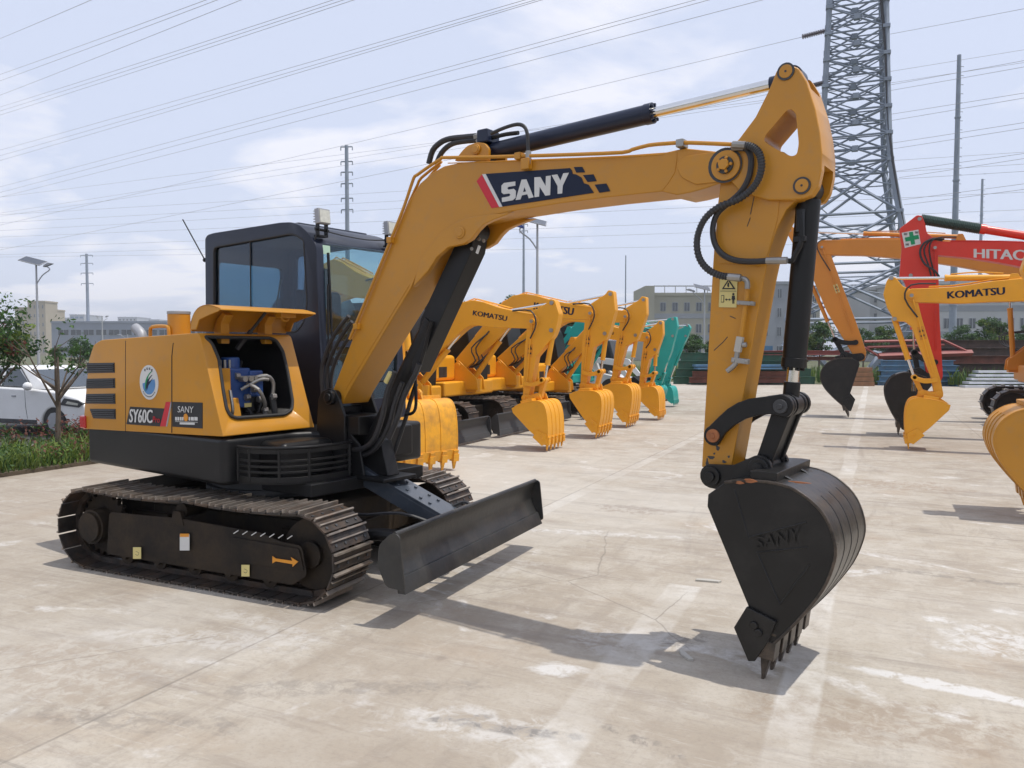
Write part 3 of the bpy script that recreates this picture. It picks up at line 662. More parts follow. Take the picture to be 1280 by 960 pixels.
b = MB(XU); b.box(-.20,-.05,-.40,-.18,1.10,1.36); b.cyl((-.12,-.29,1.36),(-.12,-.29,1.44),.06,16); b.build('oil_filter', KDG, ex, bevel=.012)
b = MB(XU); b.cyl((-.05,-.80,1.2),(-.05,-.80,1.42),.045,16); b.build('fuel_filter', ZINC, ex, bevel=.006)
for (u_, v_, w_) in ((.185,-.55,1.30),(.185,-.44,1.28),(.165,-.62,1.46),(.20,-.50,1.36),(.27,-.38,1.30),(.245,-.44,1.20)):
    b = MB(XU); b.cyl((u_,v_-.018,w_),(u_,v_+.018,w_),.026,6); b.build('hose_fitting', ZINC, ex, bevel=.003)
b = MB(XU); b.prism([(.162,1.235),(.162,1.26),(.162,1.26)], -.55,-.5) if False else b.box(.160,.164,-.56,-.50,1.225,1.255); b.build('valve_label', DECY, ex, smooth=0)
b = MB(XU); b.box(-.3,.3,-.85,-.14,1.055,1.075); b.tube([(.30,-.52,1.08),(.30,-.52,1.17),(.30,-.42,1.17),(.30,-.42,1.08)], .006, 6, 1); b.tube([(.28,-.33,1.11),(.29,-.2,1.14)], .01, 6, 1); b.build('battery_tray', KDG, ex)

# front corner step with slotted guard
b = MB(XU)
arc = [(.42,-.80)] + [(.42+.44*math.sin(R(a)), -.42-.38*math.cos(R(a))) for a in range(0, 91, 15)] + [(.86,-.16),(.80,-.10)]
arc = sm2(arc, 2)
def band(m, arc, w0, w1, th=.012):
    k = len(arc); vs = []
    for (a, c) in arc:
        d = Vector((a-.42, c+.42)); d = d.normalized() if d.length > .01 else Vector((0,-1))
        for q in (0, th):
            for w in (w0, w1): vs.append((a-d.x*q, c-d.y*q, w))
    fs = []
    for i in range(k-1):
        j = 4*i; n_ = j+4
        fs += [(j, n_, n_+1, j+1), (j+2, j+3, n_+3, n_+2), (j+1, n_+1, n_+3, j+3), (j, j+2, n_+2, n_)]
    fs += [(0,1,3,2), (4*k-4, 4*k-2, 4*k-1, 4*k-3)]; m.add(vs, fs)
band(b, arc, .93, .97); band(b, arc, .72, .765)
for w in (.80, .84, .88): band(b, arc, w-.008, w+.008)
for i in range(0, len(arc), 4): 
    a, c = arc[i]; b.cyl((a-.004, c+.004, .73), (a-.004, c+.004, .96), .012, 8)
b.prism([(.42,-.80)]+arc+[(.42,-.1)], .715, .73, lambda p, d: (p[0], p[1], d))
b.tube([(a, c, .972) for a, c in arc], .012, 8, 1)
b.build('corner_step', BLK, ex, bevel=.002)
b = MB(XU); b.box(.3, .66, -.60, -.12, .715, .99); b.build('step_box', BLK, ex, bevel=.05, seg=3)

# ---- cab
vc0, vc1 = .22, 1.20
cp = USL([(257,470),(256,298),(259,293.5),(267,291),(350,278),(363,277.5),(374,281),(384,290),(395,305),(397,360),(400,430),(404,492)], vc0)
ub = cp[0][0]; cp = [(ub, 1.03)] + cp[1:] + [(.14, 1.03)]
cp = fillet(cp, [.01,.05,.03,.03,.03,.03,.03,.02,.05,.01,.01,.01,.01])
b = MB(XU); b.prism(cp, vc0, vc1); cab = b.build('cab', [NAVY, KDG], ex, bevel=.05, seg=4); apply_mods(cab)
ctr = Vector((-.72, 1.9))
inn = [tuple(ctr + Vector(((p[0]-ctr.x)*.94, (p[1]-ctr.y)*.93))) for p in cp]
def mk_cut(prism_pts, d0, d1, fn=None, mat=None):
    c = MB(XU); c.prism(prism_pts, d0, d1, fn); o = c.build('cutter', mat or KDG, None, smooth=0); o.matrix_world = Matrix.Translation(ROOT); return o
win = fillet(USL([(267,309),(366,291.5),(379.5,300),(384,380),(380,402),(371,415),(290,418),(267,415)], vc0), [.05,.08,.03,.05,.04,.05,.05,.05])
uz = lambda pts: pts
front = fillet([(vc0+.075, 2.545), (vc1-.075, 2.555), (vc1-.07, 1.74), (vc0+.07, 1.73)], .03)
front2 = fillet([(vc0+.07, 1.68), (vc1-.07, 1.68), (vc1-.12, 1.22), (vc0+.10, 1.22)], .03)
rear = fillet([(vc0+.12, 2.50), (vc1-.12, 2.50), (vc1-.12, 1.75), (vc0+.12, 1.75)], .05)
fx = lambda p, d: (d, p[0], p[1])
bpy.context.view_layer.update()
cs = [mk_cut(inn, vc0+.05, vc1-.05), mk_cut(win, vc0-.1, vc0+.2), mk_cut(win, vc1-.2, vc1+.1),
      mk_cut(front, -.3, .5, fx), mk_cut(front2, -.3, .5, fx), mk_cut(rear, ub-.2, ub+.3, fx)]
bpy.context.view_layer.update(); cut(cab, cs)
def insetpts(pts, k):
    c = sum((Vector(p) for p in pts), Vector((0,0)))/len(pts); return [tuple(c+(Vector(p)-c)*k) for p in pts]
b = MB(XU); b.prism(insetpts(win, 1.02), vc0+.022, vc0+.028); wg = b.build('side_window', GLS, cab, smooth=0)
b = MB(XU); b.prism(insetpts(win, 1.02), vc1-.028, vc1-.022); b.build('side_window', GLT, cab, smooth=0)
b = MB(XU); k = len(win); b.tube([(p[0], vc0+.004, p[1]) for p in win+[win[0]]], .010, 6, 1)
pa = US(311, 296, vc0); pb = US(312, 418, vc0); b.tube([(pa[0], vc0+.015, pa[1]), (pb[0], vc0+.015, pb[1])], .006, 6, 1); b.build('window_seal', RUB, wg)
cfu = lambda w: cp_front(w)
fr_pts = [p for p in USL([(395,305),(397,360),(400,430),(404,492)], vc0)]
def cp_front(w):
    for (a0, w0), (a1, w1) in zip(fr_pts[:-1], fr_pts[1:]):
        if w1 <= w <= w0: return a0+(a1-a0)*(w0-w)/(w0-w1)
    return fr_pts[0][0] if w > fr_pts[0][1] else fr_pts[-1][0]
b = MB(XU); b.add([(cp_front(w)-off, v, w) for off in (.020,.026) for v, w in insetpts(front, 1.02)], [list(range(len(front)))[::-1], list(range(len(front), 2*len(front)))]); ws = b.build('windscreen', GLF, cab, smooth=0)
b = MB(XU); b.add([(cp_front(w)-off, v, w) for off in (.020,.026) for v, w in insetpts(front2, 1.02)], [list(range(len(front2)))[::-1], list(range(len(front2), 2*len(front2)))]); b.build('lower_windscreen', GLF, cab, smooth=0)
b = MB(XU); b.prism(insetpts(rear, 1.02), ub+.025, ub+.03, fx); b.build('rear_window', GLF, cab, smooth=0)
# small green sticker in the glass corner, wipers
q = [(cp_front(w)-.012, v, w) for v, w in ((.30,2.535),(.38,2.535),(.38,2.46),(.30,2.46))]
sticker('glass_sticker', [XU@Vector(p) for p in q], paint('pale_green', (.45,.65,.5), .5), ws, th=.001)
b = MB(XU); b.tube([(cp_front(1.55)+.03, .30, 1.52), (cp_front(1.7)+.045, .31, 1.75), (cp_front(2.3)+.03, .325, 2.33)], .009, 6, 1); b.tube([(cp_front(1.9)+.02,.335,1.88), (cp_front(2.45)+.012,.335,2.47)], .012, 6, 1)
b.tube([(cp_front(1.5)+.03,.27,1.0), (cp_front(1.5)+.03,.27,2.2)], .008, 6, 1)
b.obox((cp_front(1.55)+.03, .30, 1.56), (.05,.10,.06), Matrix.Identity(3)); b.build('wiper', BLK, cab)
# roof ribs and trim
b = MB(XU)
for k in range(6): b.box(-1.45+k*.22, -1.36+k*.22, .30, 1.1, 2.72+.008*0, 2.755)
b.build('roof_rib', NAVY, cab, bevel=.01)
# work lights
for i, (x, y, v) in enumerate(((413,282,.30),(486,294,1.10))):
    b = MB(XU); c = Vector((.05, v, 2.70))
    Rz = Matrix.Rotation(R(-6), 3, 'Y')
    b.obox(c+Vector((0,0,.07)), (.05,.125,.125), Rz)
    for k in range(5): b.obox(c+Vector((-.035,0,.025+k*.022)), (.03,.12,.006), Rz)
    L_ = b.build('work_light', GREYM, cab, bevel=.004)
    m = MB(XU); m.obox(c+Vector((.028,0,.07)), (.008,.105,.105), Rz); m.build('lens', LENS, L_)
    m = MB(XU); m.box(.02,.06,v-.05,v-.04,2.60,2.73); m.box(.02,.06,v+.04,v+.05,2.60,2.73); m.box(.0,.06,v-.05,v+.05,2.60,2.615); m.cyl((.04,v-.07,2.66),(.04,v+.07,2.66),.012,8); m.build('light_bracket', BLK, L_)
b = MB(XU); b.tube([(.01,.30,2.60),(.03,.27,2.66),(.05,.5,2.64),(.05,.8,2.635),(.04,1.05,2.66)], .006, 6); b.tube([(.0,.26,2.68),(.03,.25,2.62),(.01,.24,2.56)], .006, 6); b.build('light_cable', HOSE, cab)
# antenna
b = MB(XU); A3 = (ub-.01, vc0+.02, US(252,325,vc0)[1]); B3 = (US(226,274,vc0)[0], vc0+.02, US(226,274,vc0)[1])
b.tube([A3, B3], .006, 6, 1); b.sphere(A3, .022, 8); b.build('antenna', BLK, cab)
# seat and console
b = MB(XU@Matrix.Translation((.36,.10,0)))
b.prism(fillet([(-.95,1.45),(-.50,1.45),(-.45,1.62),(-.95,1.60)], .05), .45, .98)
b.prism(fillet([(-1.05,1.55),(-.90,1.55),(-.93,2.20),(-1.03,2.22)], .05), .48, .95)
b.prism(fillet([(-1.05,2.18),(-.95,2.18),(-.96,2.42),(-1.02,2.44)], .04), .58, .85)
b.box(-.85,-.60,.52,.92,1.15,1.45); b.build('seat', SEAT, cab, bevel=.04, seg=3)
b = MB(XU); b.box(-.80,-.25,.30,.42,1.10,1.68); b.box(-.80,-.25,1.0,1.12,1.10,1.68); b.tube([(-.30,.36,1.66),(-.28,.36,1.80),(-.30,.36,1.88)], .02, 8); b.tube([(-.30,1.06,1.66),(-.28,1.06,1.80),(-.30,1.06,1.88)], .02, 8)
b.box(-.12,-.06,.35,.6,1.3,1.55); b.tube([(-.1,.72,1.2),(-.1,.72,1.6)], .014, 6, 1); b.tube([(-.1,.85,1.2),(-.1,.85,1.6)], .014, 6, 1)
b.build('console', KDG, cab, bevel=.015)
b = MB(XU); b.tube([(-.85,.50,1.7),(-.88,.52,2.0),(-.9,.6,2.32)], .008, 6); b.build('seat_belt', DECY, cab)
b = MB(XU); b.obox((-.3,.36,1.9), (.05,.05,.05), Matrix.Identity(3)); b.build('lever_knob', DECR, cab, bevel=.012)

# ---- boom foot bracket
b = MB(XU)
for v in (-.115, .215):
    out = USL([(400,600),(398,560),(400,515),(401,500),(405,489),(414,485),(422,488),(427,498),(434,520),(436,600)], -.10)
    out = [(a+.0, w) for a, w in out]; b.prism(fillet(out, .01), v-.012, v+.012)
pf = US(414, 497, -.13)
b.cyl((pf[0], -.16, pf[1]), (pf[0], .26, pf[1]), .055, 24); b.cyl((pf[0], -.175, pf[1]), (pf[0], -.15, pf[1]), .035, 20)
b.box(.45, 1.18, -.12, .22, .69, .72); b.box(.50,.62,-.10,.20,.71,1.22)
b.prism([(.62,.72),(1.10,.72),(1.02,.98),(.80,1.12),(.62,1.18)], -.0, .12)
b.prism([(.60,.72),(.95,.72),(.90,.95),(.60,1.20)], -.10, -.08); b.prism([(.60,.72),(.95,.72),(.90,.95),(.60,1.20)], .18, .20)
b.box(.62,.9,-.1,.2,1.02,1.16)
b.build('boom_foot', BLK, ex, bevel=.008)
b = MB(XU); b.box(.2,.60,.22,.80,.76,1.02); b.build('front_step', BLK, ex, bevel=.02)
b = MB(XU); b.tube([(.60,.3,1.0),(.62,.3,1.02),(.62,.3,1.4),(.8,.5,1.42)], .015, 8, 1); b.build('step_rail', BLK, ex)

# ---- boom
vb0, vb1 = -.075, .195
top = [(419,480),(445,412),(475,341),(497.5,281),(512,250),(525,229),(540,216),(555,207.5),(577.5,202.5),(611,201),(656,199),(720,196.6),(777,194),(833,190),(855,185),(880,187.5),(902,190)]
tip = [(914,191),(922,197),(925,207),(921,218),(912,225),(900,229)]
low = [(880,236),(862,241),(846,244),(827,239.5),(761,246.5),(699,254.5),(640,264),(610,271),(585,276),(572,281),(556,291),(540,309),(528,326),(514,359),(465,440),(434,492)]
foot = [(428,505),(418,505),(412,497)]
bp = USL(top+tip+low+foot, vb0)
b = MB(XU); b.prism(bp, vb0, vb1); boom = b.build('boom', YEL, ex, bevel=.008)
b = MB(XU)
ck = USL([(516,359),(535,338.5),(546,321),(560,309),(579,305),(589,299),(597,288),(604,281),(616,275),(640,266),(612,268),(585,272),(568,279),(552,290),(537,308),(525,325)], vb0-.01)
b.prism(ck, vb0-.012, vb0+.030); b.prism(ck, vb1-.030, vb1+.012)
cx = US(576.5, 291, vb0)
b.cyl((cx[0], vb0-.022, cx[1]), (cx[0], vb0-.010, cx[1]), .042, 24); b.cyl((cx[0], vb0-.026, cx[1]), (cx[0], vb0-.010, cx[1]), .030, 24)
b.build('cylinder_cheek', YEL, boom, bevel=.006)
tp = US(907.5, 207, vb0-.01)      # boom/stick pin
b = MB(XU); b.cyl((tp[0], vb0-.02, tp[1]), (tp[0], vb0+.0, tp[1]), .078, 30); b.mi = 1
b.cyl((tp[0], vb0-.035, tp[1]), (tp[0], vb1+.04, tp[1]), .045, 24); b.mi = 0; b.cyl((tp[0], vb0-.055, tp[1]), (tp[0], vb0-.034, tp[1]), .030, 6)
for k in range(5):
    a = 2*math.pi*k/5; b.cyl((tp[0]+.036*math.cos(a), vb0-.045, tp[1]+.036*math.sin(a)), (tp[0]+.036*math.cos(a), vb0-.03, tp[1]+.036*math.sin(a)), .009, 8)
b.build('boom_pin', [YEL, KDG], boom, bevel=.003)
# raised boss plate at the tip
b = MB(XU); q = USL([(845,205),(855,196),(880,192),(905,189),(920,195),(926,207),(920,220),(905,227),(870,231),(852,222)], vb0)
b.prism(fillet(q, .02), vb0-.008, vb0+.002); b.build('tip_plate', YEL, boom, bevel=.004)
# top ear for the stick cylinder
b = MB(XU)
ear = fillet(USL([(564,200),(575,186),(581,180.5),(592.5,176.5),(602,177.5),(607,184),(607,200)], vb0), .015)
for s in (vb0+.03, vb1-.055): b.prism(ear, s, s+.025)
ep = US(596, 187, vb0+.03)
b.cyl((ep[0], vb0+.015, ep[1]), (ep[0], vb1-.015, ep[1]), .033, 20); b.cyl((ep[0], vb0+.010, ep[1]), (ep[0], vb0+.02, ep[1]), .024, 20)
b.build('cylinder_ear', YEL, boom, bevel=.004)
# big lettering decal
dv = vb0-.001
def d6(p): return (480+p[0]/5.333, 130+p[1]/5.333)
def d5(p): return (480+p[0]/3.2, 60+p[1]/3.2)
def deco(name, pts, mat, th, par): 
    q = USL(pts, dv); m = MB(XU); m.prism(q, dv, dv-th); return m.build(name, mat, par, smooth=0)
deco('red_stripe', [(596,226.6),(602.6,218.2),(624.2,258.8),(614.6,260.2)], DECR, .003, boom)
deco('white_stripe', [(602.9,218.0),(607.3,217.5),(628.3,258.3),(624.3,258.7)], DECW, .003, boom)
dn = deco('lettering_panel', [(607.5,217.4),(712.6,210.2),(715,213),(716,217.6),(720,218),(727,222),(730,229),(736,231),(742.5,241),(628.5,258.2)], DECN, .003, boom)
for sq in ([(717.5,209),(728,208.6),(731.6,215.4),(720.6,215.8)], [(729,219),(742,218),(746,226.4),(734.7,227.6)], [(743.5,231),(758,229.4),(763,239),(749.5,241)]):
    deco('decal_square', sq, DECN, .003, boom)
S_ = [(878,517),(878,545),(832,553),(824,562),(832,572),(868,566),(882,580),(880,625),(862,642),(790,655),(788,626),(838,616),(846,606),(838,597),(800,602),(786,590),(786,545),(802,527)]
A_ = [(920,505),(952,503),(1000,622),(968,630),(958,602),(922,610),(912,637),(880,641)]
N_ = [(1005,490),(1045,487),(1080,548),(1082,482),(1114,478),(1110,608),(1078,612),(1040,552),(1036,618),(1006,622)]
Y_ = [(1120,475),(1158,470),(1178,512),(1198,463),(1235,459),(1194,545),(1190,597),(1160,600),(1160,548)]
for L_ in (S_, A_, N_, Y_): deco('letter', [d6(p) for p in L_], DECW, .005, dn)
deco('letter_counter', [d6(p) for p in [(931,588),(939,556),(950,583)]], DECN, .006, dn)
m = MB(XU)
for pts in ([(846,190.5),(843,216),(827,239)],[(556,291),(572,281),(590,276),(610,271.5),(640,264.5)],[(432,487),(463,436),(512,356)],[(560,204),(640,201.5),(720,199),(777,196.5),(830,193)]):
    q = USL(pts, vb0); m.tube([(a_, vb0-.0005, w_) for a_, w_ in q], .0035, 5, 2)
m.build('weld_seam', YEL, boom)
for (x, y, r_) in ((907,207,.092),(576.5,291,.05)):
    p = US(x, y, vb0); m = MB(XU); m.cyl((p[0],vb0-.0095,p[1]),(p[0],vb0-.0085,p[1]),r_,24); m.build('grease_ring', KDG if x > 600 else YEL, boom)
# hydraulic lines along the boom
def line3(pts, v, r, name, mat, par, n=8, k=3):
    q = [(US(x, y, v)[0], v, US(x, y, v)[1]) for x, y in pts]; m = MB(XU); m.tube(q, r, n, k); return m.build(name, mat, par)
line3([(437,424),(470,345),(499,274),(509,247),(517,223),(521,219),(535,209),(551,198.5),(556,197),(600,196.5),(649,195.2),(720,193),(778,190.5),(790,187),(811,181.5),(832,179.5),(852,178.3),(880,179),(914,180.5)], vb0-.02, .011, 'steel_pipe', YEL, boom, k=2)
line3([(441,424),(474,345),(503,274),(513,250),(522,231),(527,222),(552,202)], vb0+.03, .010, 'steel_pipe', YEL, boom, k=2)
line3([(450,414),(482,340),(509,280),(519,254),(533,226),(550,206)], vb1-.03, .010, 'steel_pipe', YEL, boom, k=2)
for (x, y) in ((648.5,195),(851,179),(488,300),(446,408)):
    p = US(x, y, vb0-.02); b = MB(XU); b.box(p[0]-.022, p[0]+.022, vb0-.04, vb0+.03, p[1]-.022, p[1]+.020); b.build('pipe_clamp', ZINC if x == 851 else YEL, boom, bevel=.004)
# hoses to the stick cylinder
va = .03
for pts, r in (([(536,205),(541,188),(551,178),(562,173.5),(580,171.5),(596,170)], .020), ([(545,206),(552,191),(563,181),(578,177),(600,175)], .018)):
    line3(pts, va, r, 'hydraulic_hose', HOSE, boom)
line3([(614,167),(630,160),(646,155.5),(655,158),(659,167),(660,182),(660.5,197)], vb0-.02, .012, 'hydraulic_hose', HOSE, boom)
line3([(616,172),(632,168),(648,166)], va, .014, 'cylinder_line', BLK, boom)
b = MB(XU); p = US(609, 170, va); b.box(p[0]-.045,p[0]+.045, va-.06, va+.08, p[1]-.055, p[1]+.035); b.build('hose_block', CYLN, boom, bevel=.012)
for (x, y) in ((600,170),(603,176),(660.5,197)):
    p = US(x, y, va if x < 640 else vb0-.02); b = MB(XU); vv = va if x < 640 else vb0-.02
    (b.cyl((p[0]-.04, vv, p[1]), (p[0]+.03, vv, p[1]), .024, 6) if x < 640 else b.cyl((p[0], vv, p[1]-.04), (p[0], vv, p[1]+.04), .018, 6)); b.build('hose_fitting', ZINC, boom)
p = US(660.5, 207, vb0); b = MB(XU); b.box(p[0]-.03, p[0]+.03, vb0-.045, vb0, p[1]-.03, p[1]+.04); b.build('hose_block', YEL, boom, bevel=.006)

# ---- cylinders
vm = .06
def cylinder(name, a, bq, c, r, rr, parent, mat, v=vm, rodname='rod'):
    """a: closed-end pin, bq: barrel end, c: rod pin, all (u,w)"""
    m = MB(XU); A = Vector((a[0], v, a[1])); B_ = Vector((bq[0], v, bq[1])); C_ = Vector((c[0], v, c[1])); d = (C_-A).normalized()
    B_ = A + d*(B_-A).dot(d)
    m.cyl(A+d*.05, B_, r, 28); m.cyl(B_-d*.05, B_, r*1.06, 28); m.cyl(A-Vector((0,.06,0)), A+Vector((0,.06,0)), r*.95, 20)
    for k in range(8):
        aa = 2*math.pi*k/8; e1 = d.orthogonal().normalized(); e2 = d.cross(e1); o = (e1*math.cos(aa)+e2*math.sin(aa))*r*.8
        m.cyl(B_+o, B_+o+d*.015, .010, 8)
    q = m.build(name, mat, parent, bevel=.003)
    m = MB(XU); m.cyl(B_, C_-d*.05, rr, 24); m.build(rodname, CHR, q)
    m = MB(XU); m.cyl(C_-Vector((0,.055,0)), C_+Vector((0,.055,0)), rr*1.9, 20); m.cyl(C_-d*.12, C_-d*.02, rr*1.35, 20); m.build('rod_eye', mat, q, bevel=.003)
    return q
top_pin = US(984, 91, -.055)
acy = cylinder('stick_cylinder', (ep[0]+.0, ep[1]), US(817,142,vm), top_pin, .056, .030, ex, CYLN)
lf = US(462, 562, vm); le = US(597, 290, vm); lb = US(539, 397, vm)
bcy = cylinder('boom_cylinder', lf, lb, le, .068, .034, ex, BLK)
m = MB(XU)
gp = USL([(583,310),(590,300),(597,289),(601,288),(607,301),(604.5,317),(536,465),(528,465),(541,399)], .13)
m.prism(gp, .00, .15); hl = m.build('rod_guard', BLK, bcy, bevel=.006)
p = US(598, 312, -.0); m = MB(XU); m.obox((p[0], -.002, p[1]), (.022,.004,.055), Matrix.Rotation(R(25),3,'Y')); m.build('guard_slot', DECW, hl)
p2 = [US(x, y, -.0) for x, y in ((599,299),(605,301),(590,311))]
for q in p2:
    m = MB(XU); m.cyl((q[0],-.006,q[1]), (q[0],0,q[1]), .012, 10); m.build('guard_bolt', ZINC, hl)
line3([(521,468),(530,440),(536,415),(540,402)], -.02, .013, 'cylinder_line', BLK, bcy)
line3([(486,548),(498,520),(505,495),(518,470),(524,455)], -.05, .020, 'hydraulic_hose', HOSE, bcy)
line3([(442,562),(455,560),(468,548),(478,520),(484,490),(494,465)], -.09, .020, 'hydraulic_hose', HOSE, bcy)
line3([(437,570),(452,570),(470,560),(486,532),(493,505),(503,478)], -.06, .018, 'hydraulic_hose', HOSE, bcy)
line3([(492,568),(500,545),(508,520),(514,498),(520,480)], .14, .016, 'hydraulic_hose', HOSE, bcy)
line3([(483,478),(489,466)], -.10, .022, 'hose_fitting', DECY, bcy, k=1)
line3([(519,472),(520,505),(516,516),(507,518)], .10, .012, 'grab_rail', BLK, bcy)
for i, pts in enumerate(([(404,500),(402,465),(408,440),(420,415),(436,395)], [(410,500),(408,468),(414,445),(427,420),(440,402)], [(414,490),(414,470),(420,450),(432,428),(444,412)])):
    line3(pts, .0+i*.04, .016, 'hydraulic_hose', HOSE, boom)

# ---- stick
vs0, vs1 = -.045, .165
ol = [(905,196),(900,235),(893,300),(891,330),(887,400),(884,463),(880,530),(877,584)]
orr = [(914,586),(923,535),(932,478),(944,410),(955,348),(963,310),(972,284),(983,262),(993,252),(1004,250),(1000,215),(980,190),(940,180)]
b = MB(XU); b.prism(USL(ol+orr, vs0), vs0, vs1); stick = b.build('stick', YEL, ex, bevel=.006)
eo = [(985,79.5),(976,82),(970,89),(965,102),(959,116),(944,146),(923,174),(905,190),(903,215),(925,240),(960,250),(990,250),(1004,248.5),(1015,244.5),(1022.5,233),(1027,212),(1027.5,190),(1025,165),(1019,135),(1008,101),(998,85)]
ei = [(989,136),(983,138),(966,158),(956,170),(955,177),(965,183),(980,192),(990,195.5),(996,193),(998.5,180),(995,142)]
va0, va1 = vs0-.03, vs1+.03
eo3 = fillet(USL(eo, va0), .008); ei3 = fillet(USL(ei, va0), .02)
b = MB(XU); b.prism(eo3, va0, va1); earo = b.build('stick_head', YEL, stick, bevel=.008); apply_mods(earo)
bpy.context.view_layer.update(); cu2 = mk_cut(ei3, va0-.1, va1+.1, None, YEL)
cu3 = mk_cut(fillet(USL([(958,84),(1010,70),(1020,110),(962,118)], va0+.05), .01), va0+.05, va1-.05, None, YEL)
cu4 = mk_cut(fillet(USL([(985,212),(1045,205),(1040,262),(985,262)], va0+.05), .01), va0+.05, va1-.05, None, YEL)
bpy.context.view_layer.update(); cut(earo, [cu2, cu3, cu4])
for p in (top_pin, US(1004, 233, -.055)):
    b = MB(XU); b.cyl((p[0], va0-.006, p[1]), (p[0], va1+.006, p[1]), .040, 28); b.cyl((p[0], va0-.009, p[1]), (p[0], va0, p[1]), .033, 28); b.build('pin', YEL, stick, bevel=.002)
    b = MB(XU); b.cyl((p[0], va0-.0065, p[1]), (p[0], va0-.0, p[1]), .043, 28); b.cyl((p[0], va0-.0105, p[1]), (p[0], va0, p[1]), .006, 8); b.build('pin_edge', KDG, stick)
# raised seam plate on the stick side
b = MB(XU); q = USL([(905,200),(930,190),(955,200),(970,220),(975,245),(972,275),(960,318),(950,335),(940,330),(897,330),(897,260)], vs0)
b.prism(fillet(q, .02), vs0-.005, vs0+.002); b.build('side_plate', YEL, stick, bevel=.004)
vh = vs0-.055
hA = [(930,181),(941,184),(949,192),(952,207),(948,224),(938,238),(921,250),(900,258),(884,270),(875,285),(871,303),(874,322),(884,336),(899,344),(912,346)]
hB = [(928,184),(935,188),(939,200),(936,222),(925,241),(908,256),(896,268),(891,285),(893,303),(902,317),(918,325),(938,327),(960,326)]
h1 = line3(hA, vh-.03, .0165, 'hydraulic_hose', HOSE, stick); h2 = line3(hB, vh+.005, .016, 'hydraulic_hose', HOSE, stick)
m = MB(XU); P = catmull([Vector((US(x,y,vh-.03)[0], vh-.03, US(x,y,vh-.03)[1])) for x, y in hA], 9)     # spiral guard rings
for i in range(4, len(P)-2, 2):
    d = (P[i+1]-P[i-1]).normalized(); m.cyl(P[i]-d*.003, P[i]+d*.003, .0195, 10)
m.build('hose_guard', KDG, h1)
line3([(916,181),(932,181.5)], vh-.03, .020, 'hose_fitting', ZINC, stick, k=1); line3([(916,184),(930,184.5)], vh+.005, .019, 'hose_fitting', ZINC, stick, k=1)
line3([(910,346),(926,347.5)], vh-.03, .020, 'hose_fitting', ZINC, stick, k=1)
line3([(924,347.5),(931,349),(934,353),(934,361)], vh-.01, .014, 'hose_fitting', ZINC, stick)
line3([(958,326),(984,325.5)], vh+.005, .018, 'hose_fitting', ZINC, stick, k=1)
line3([(934,360),(933,375),(929,400),(926,424)], vh+.02, .013, 'steel_pipe', YEL, stick, k=1)
for (x, y, w_, h_) in ((933,379,.075,.022),(926,451,.075,.028)):
    p = US(x, y, vh+.02); b = MB(XU); b.obox((p[0], vh+.015, p[1]), (w_*1.2,.035,h_), Matrix.Rotation(R(6),3,'Y')); b.cyl((p[0]-.035,vh-.008,p[1]),(p[0]-.035,vh,p[1]),.010,6); b.cyl((p[0]+.035,vh-.008,p[1]),(p[0]+.035,vh,p[1]),.010,6); b.build('pipe_clamp', ZINC, stick, bevel=.004)
A3, B3 = US(925.5,421,vh+.01), US(922,440,vh+.01)
b = MB(XU); b.tube([(A3[0],vh+.01,A3[1]),(B3[0],vh+.01,B3[1])], .024, 4, 1); b.build('shut_off_valve', CREAM, stick, bevel=.003)
line3([(922,438),(920.5,448),(919,455),(914,460),(909,464)], vh+.01, .014, 'hose_fitting', ZINC, stick); line3([(928,431),(933,431)], vh+.01, .014, 'hose_fitting', ZINC, stick, k=1)
# warning plate on the stick
def dst(name, pts, mat, th, par):
    q = USL(pts, vs0-.006); m = MB(XU); m.prism(q, vs0-.004, vs0-.006-th); return m.build(name, mat, par, smooth=0)
wp = dst('warning_plate', [(900,347),(922,347.5),(920.5,384.5),(898.5,384)], DECY, .001, stick)
dst('warning_triangle', [(911,348.5),(919.5,361.5),(902.5,361.5)], DECB, .003, wp); dst('warning_symbol', [(911,351.5),(916.5,360),(905.5,360)], DECY, .0045, wp)
dst('warning_symbol', [(910,353.5),(912,353.5),(911.6,357.5),(912.4,357.5),(910.8,359.3),(909.4,357.5)], DECB, .006, wp)
dst('plate_rule', [(900.5,363.6),(920.5,363.8),(920.5,364.3),(900.5,364.1)], DECB, .003, wp)
dst('warning_symbol', [(901.8,369),(905.4,369),(905.2,378),(901.6,378)], DECB, .003, wp); dst('warning_symbol', [(902.4,369.8),(904.7,369.8),(904.5,377.2),(902.2,377.2)], DECY, .0045, wp)
dst('arrow_symbol', [(906.5,374.5),(908.5,373),(908.5,374.1),(911.7,374.1),(911.7,373),(913.7,374.5),(911.7,376),(911.7,374.9),(908.5,374.9),(908.5,376)], DECB, .003, wp)
dst('figure_symbol', [(915.2,369.6),(918.6,369.6),(919.2,374.5),(918,374.5),(917.9,379.5),(917,379.5),(917,375.4),(916.6,375.4),(916.5,379.5),(915.6,379.5),(915.6,374.5),(914.6,374.5)], DECB, .003, wp)
dst('figure_symbol', [(915.9,366.4),(917.8,366.4),(918.2,368),(917.4,369.2),(916.2,369.2),(915.6,368)], DECB, .003, wp)
# scratches
for pts in ([(938,268),(944,240),(948,228)],[(934,283),(938,272)],[(892,438),(903,428),(909,421)],[(912,395),(919,398)]):
    b = MB(XU); q = USL(pts, vs0-.006); b.tube([(a, vs0-.006 if pts[0][0]>930 else vs0-.001, w) for a, w in q], .0022, 5, 1); b.build('scratch', KDG, stick)

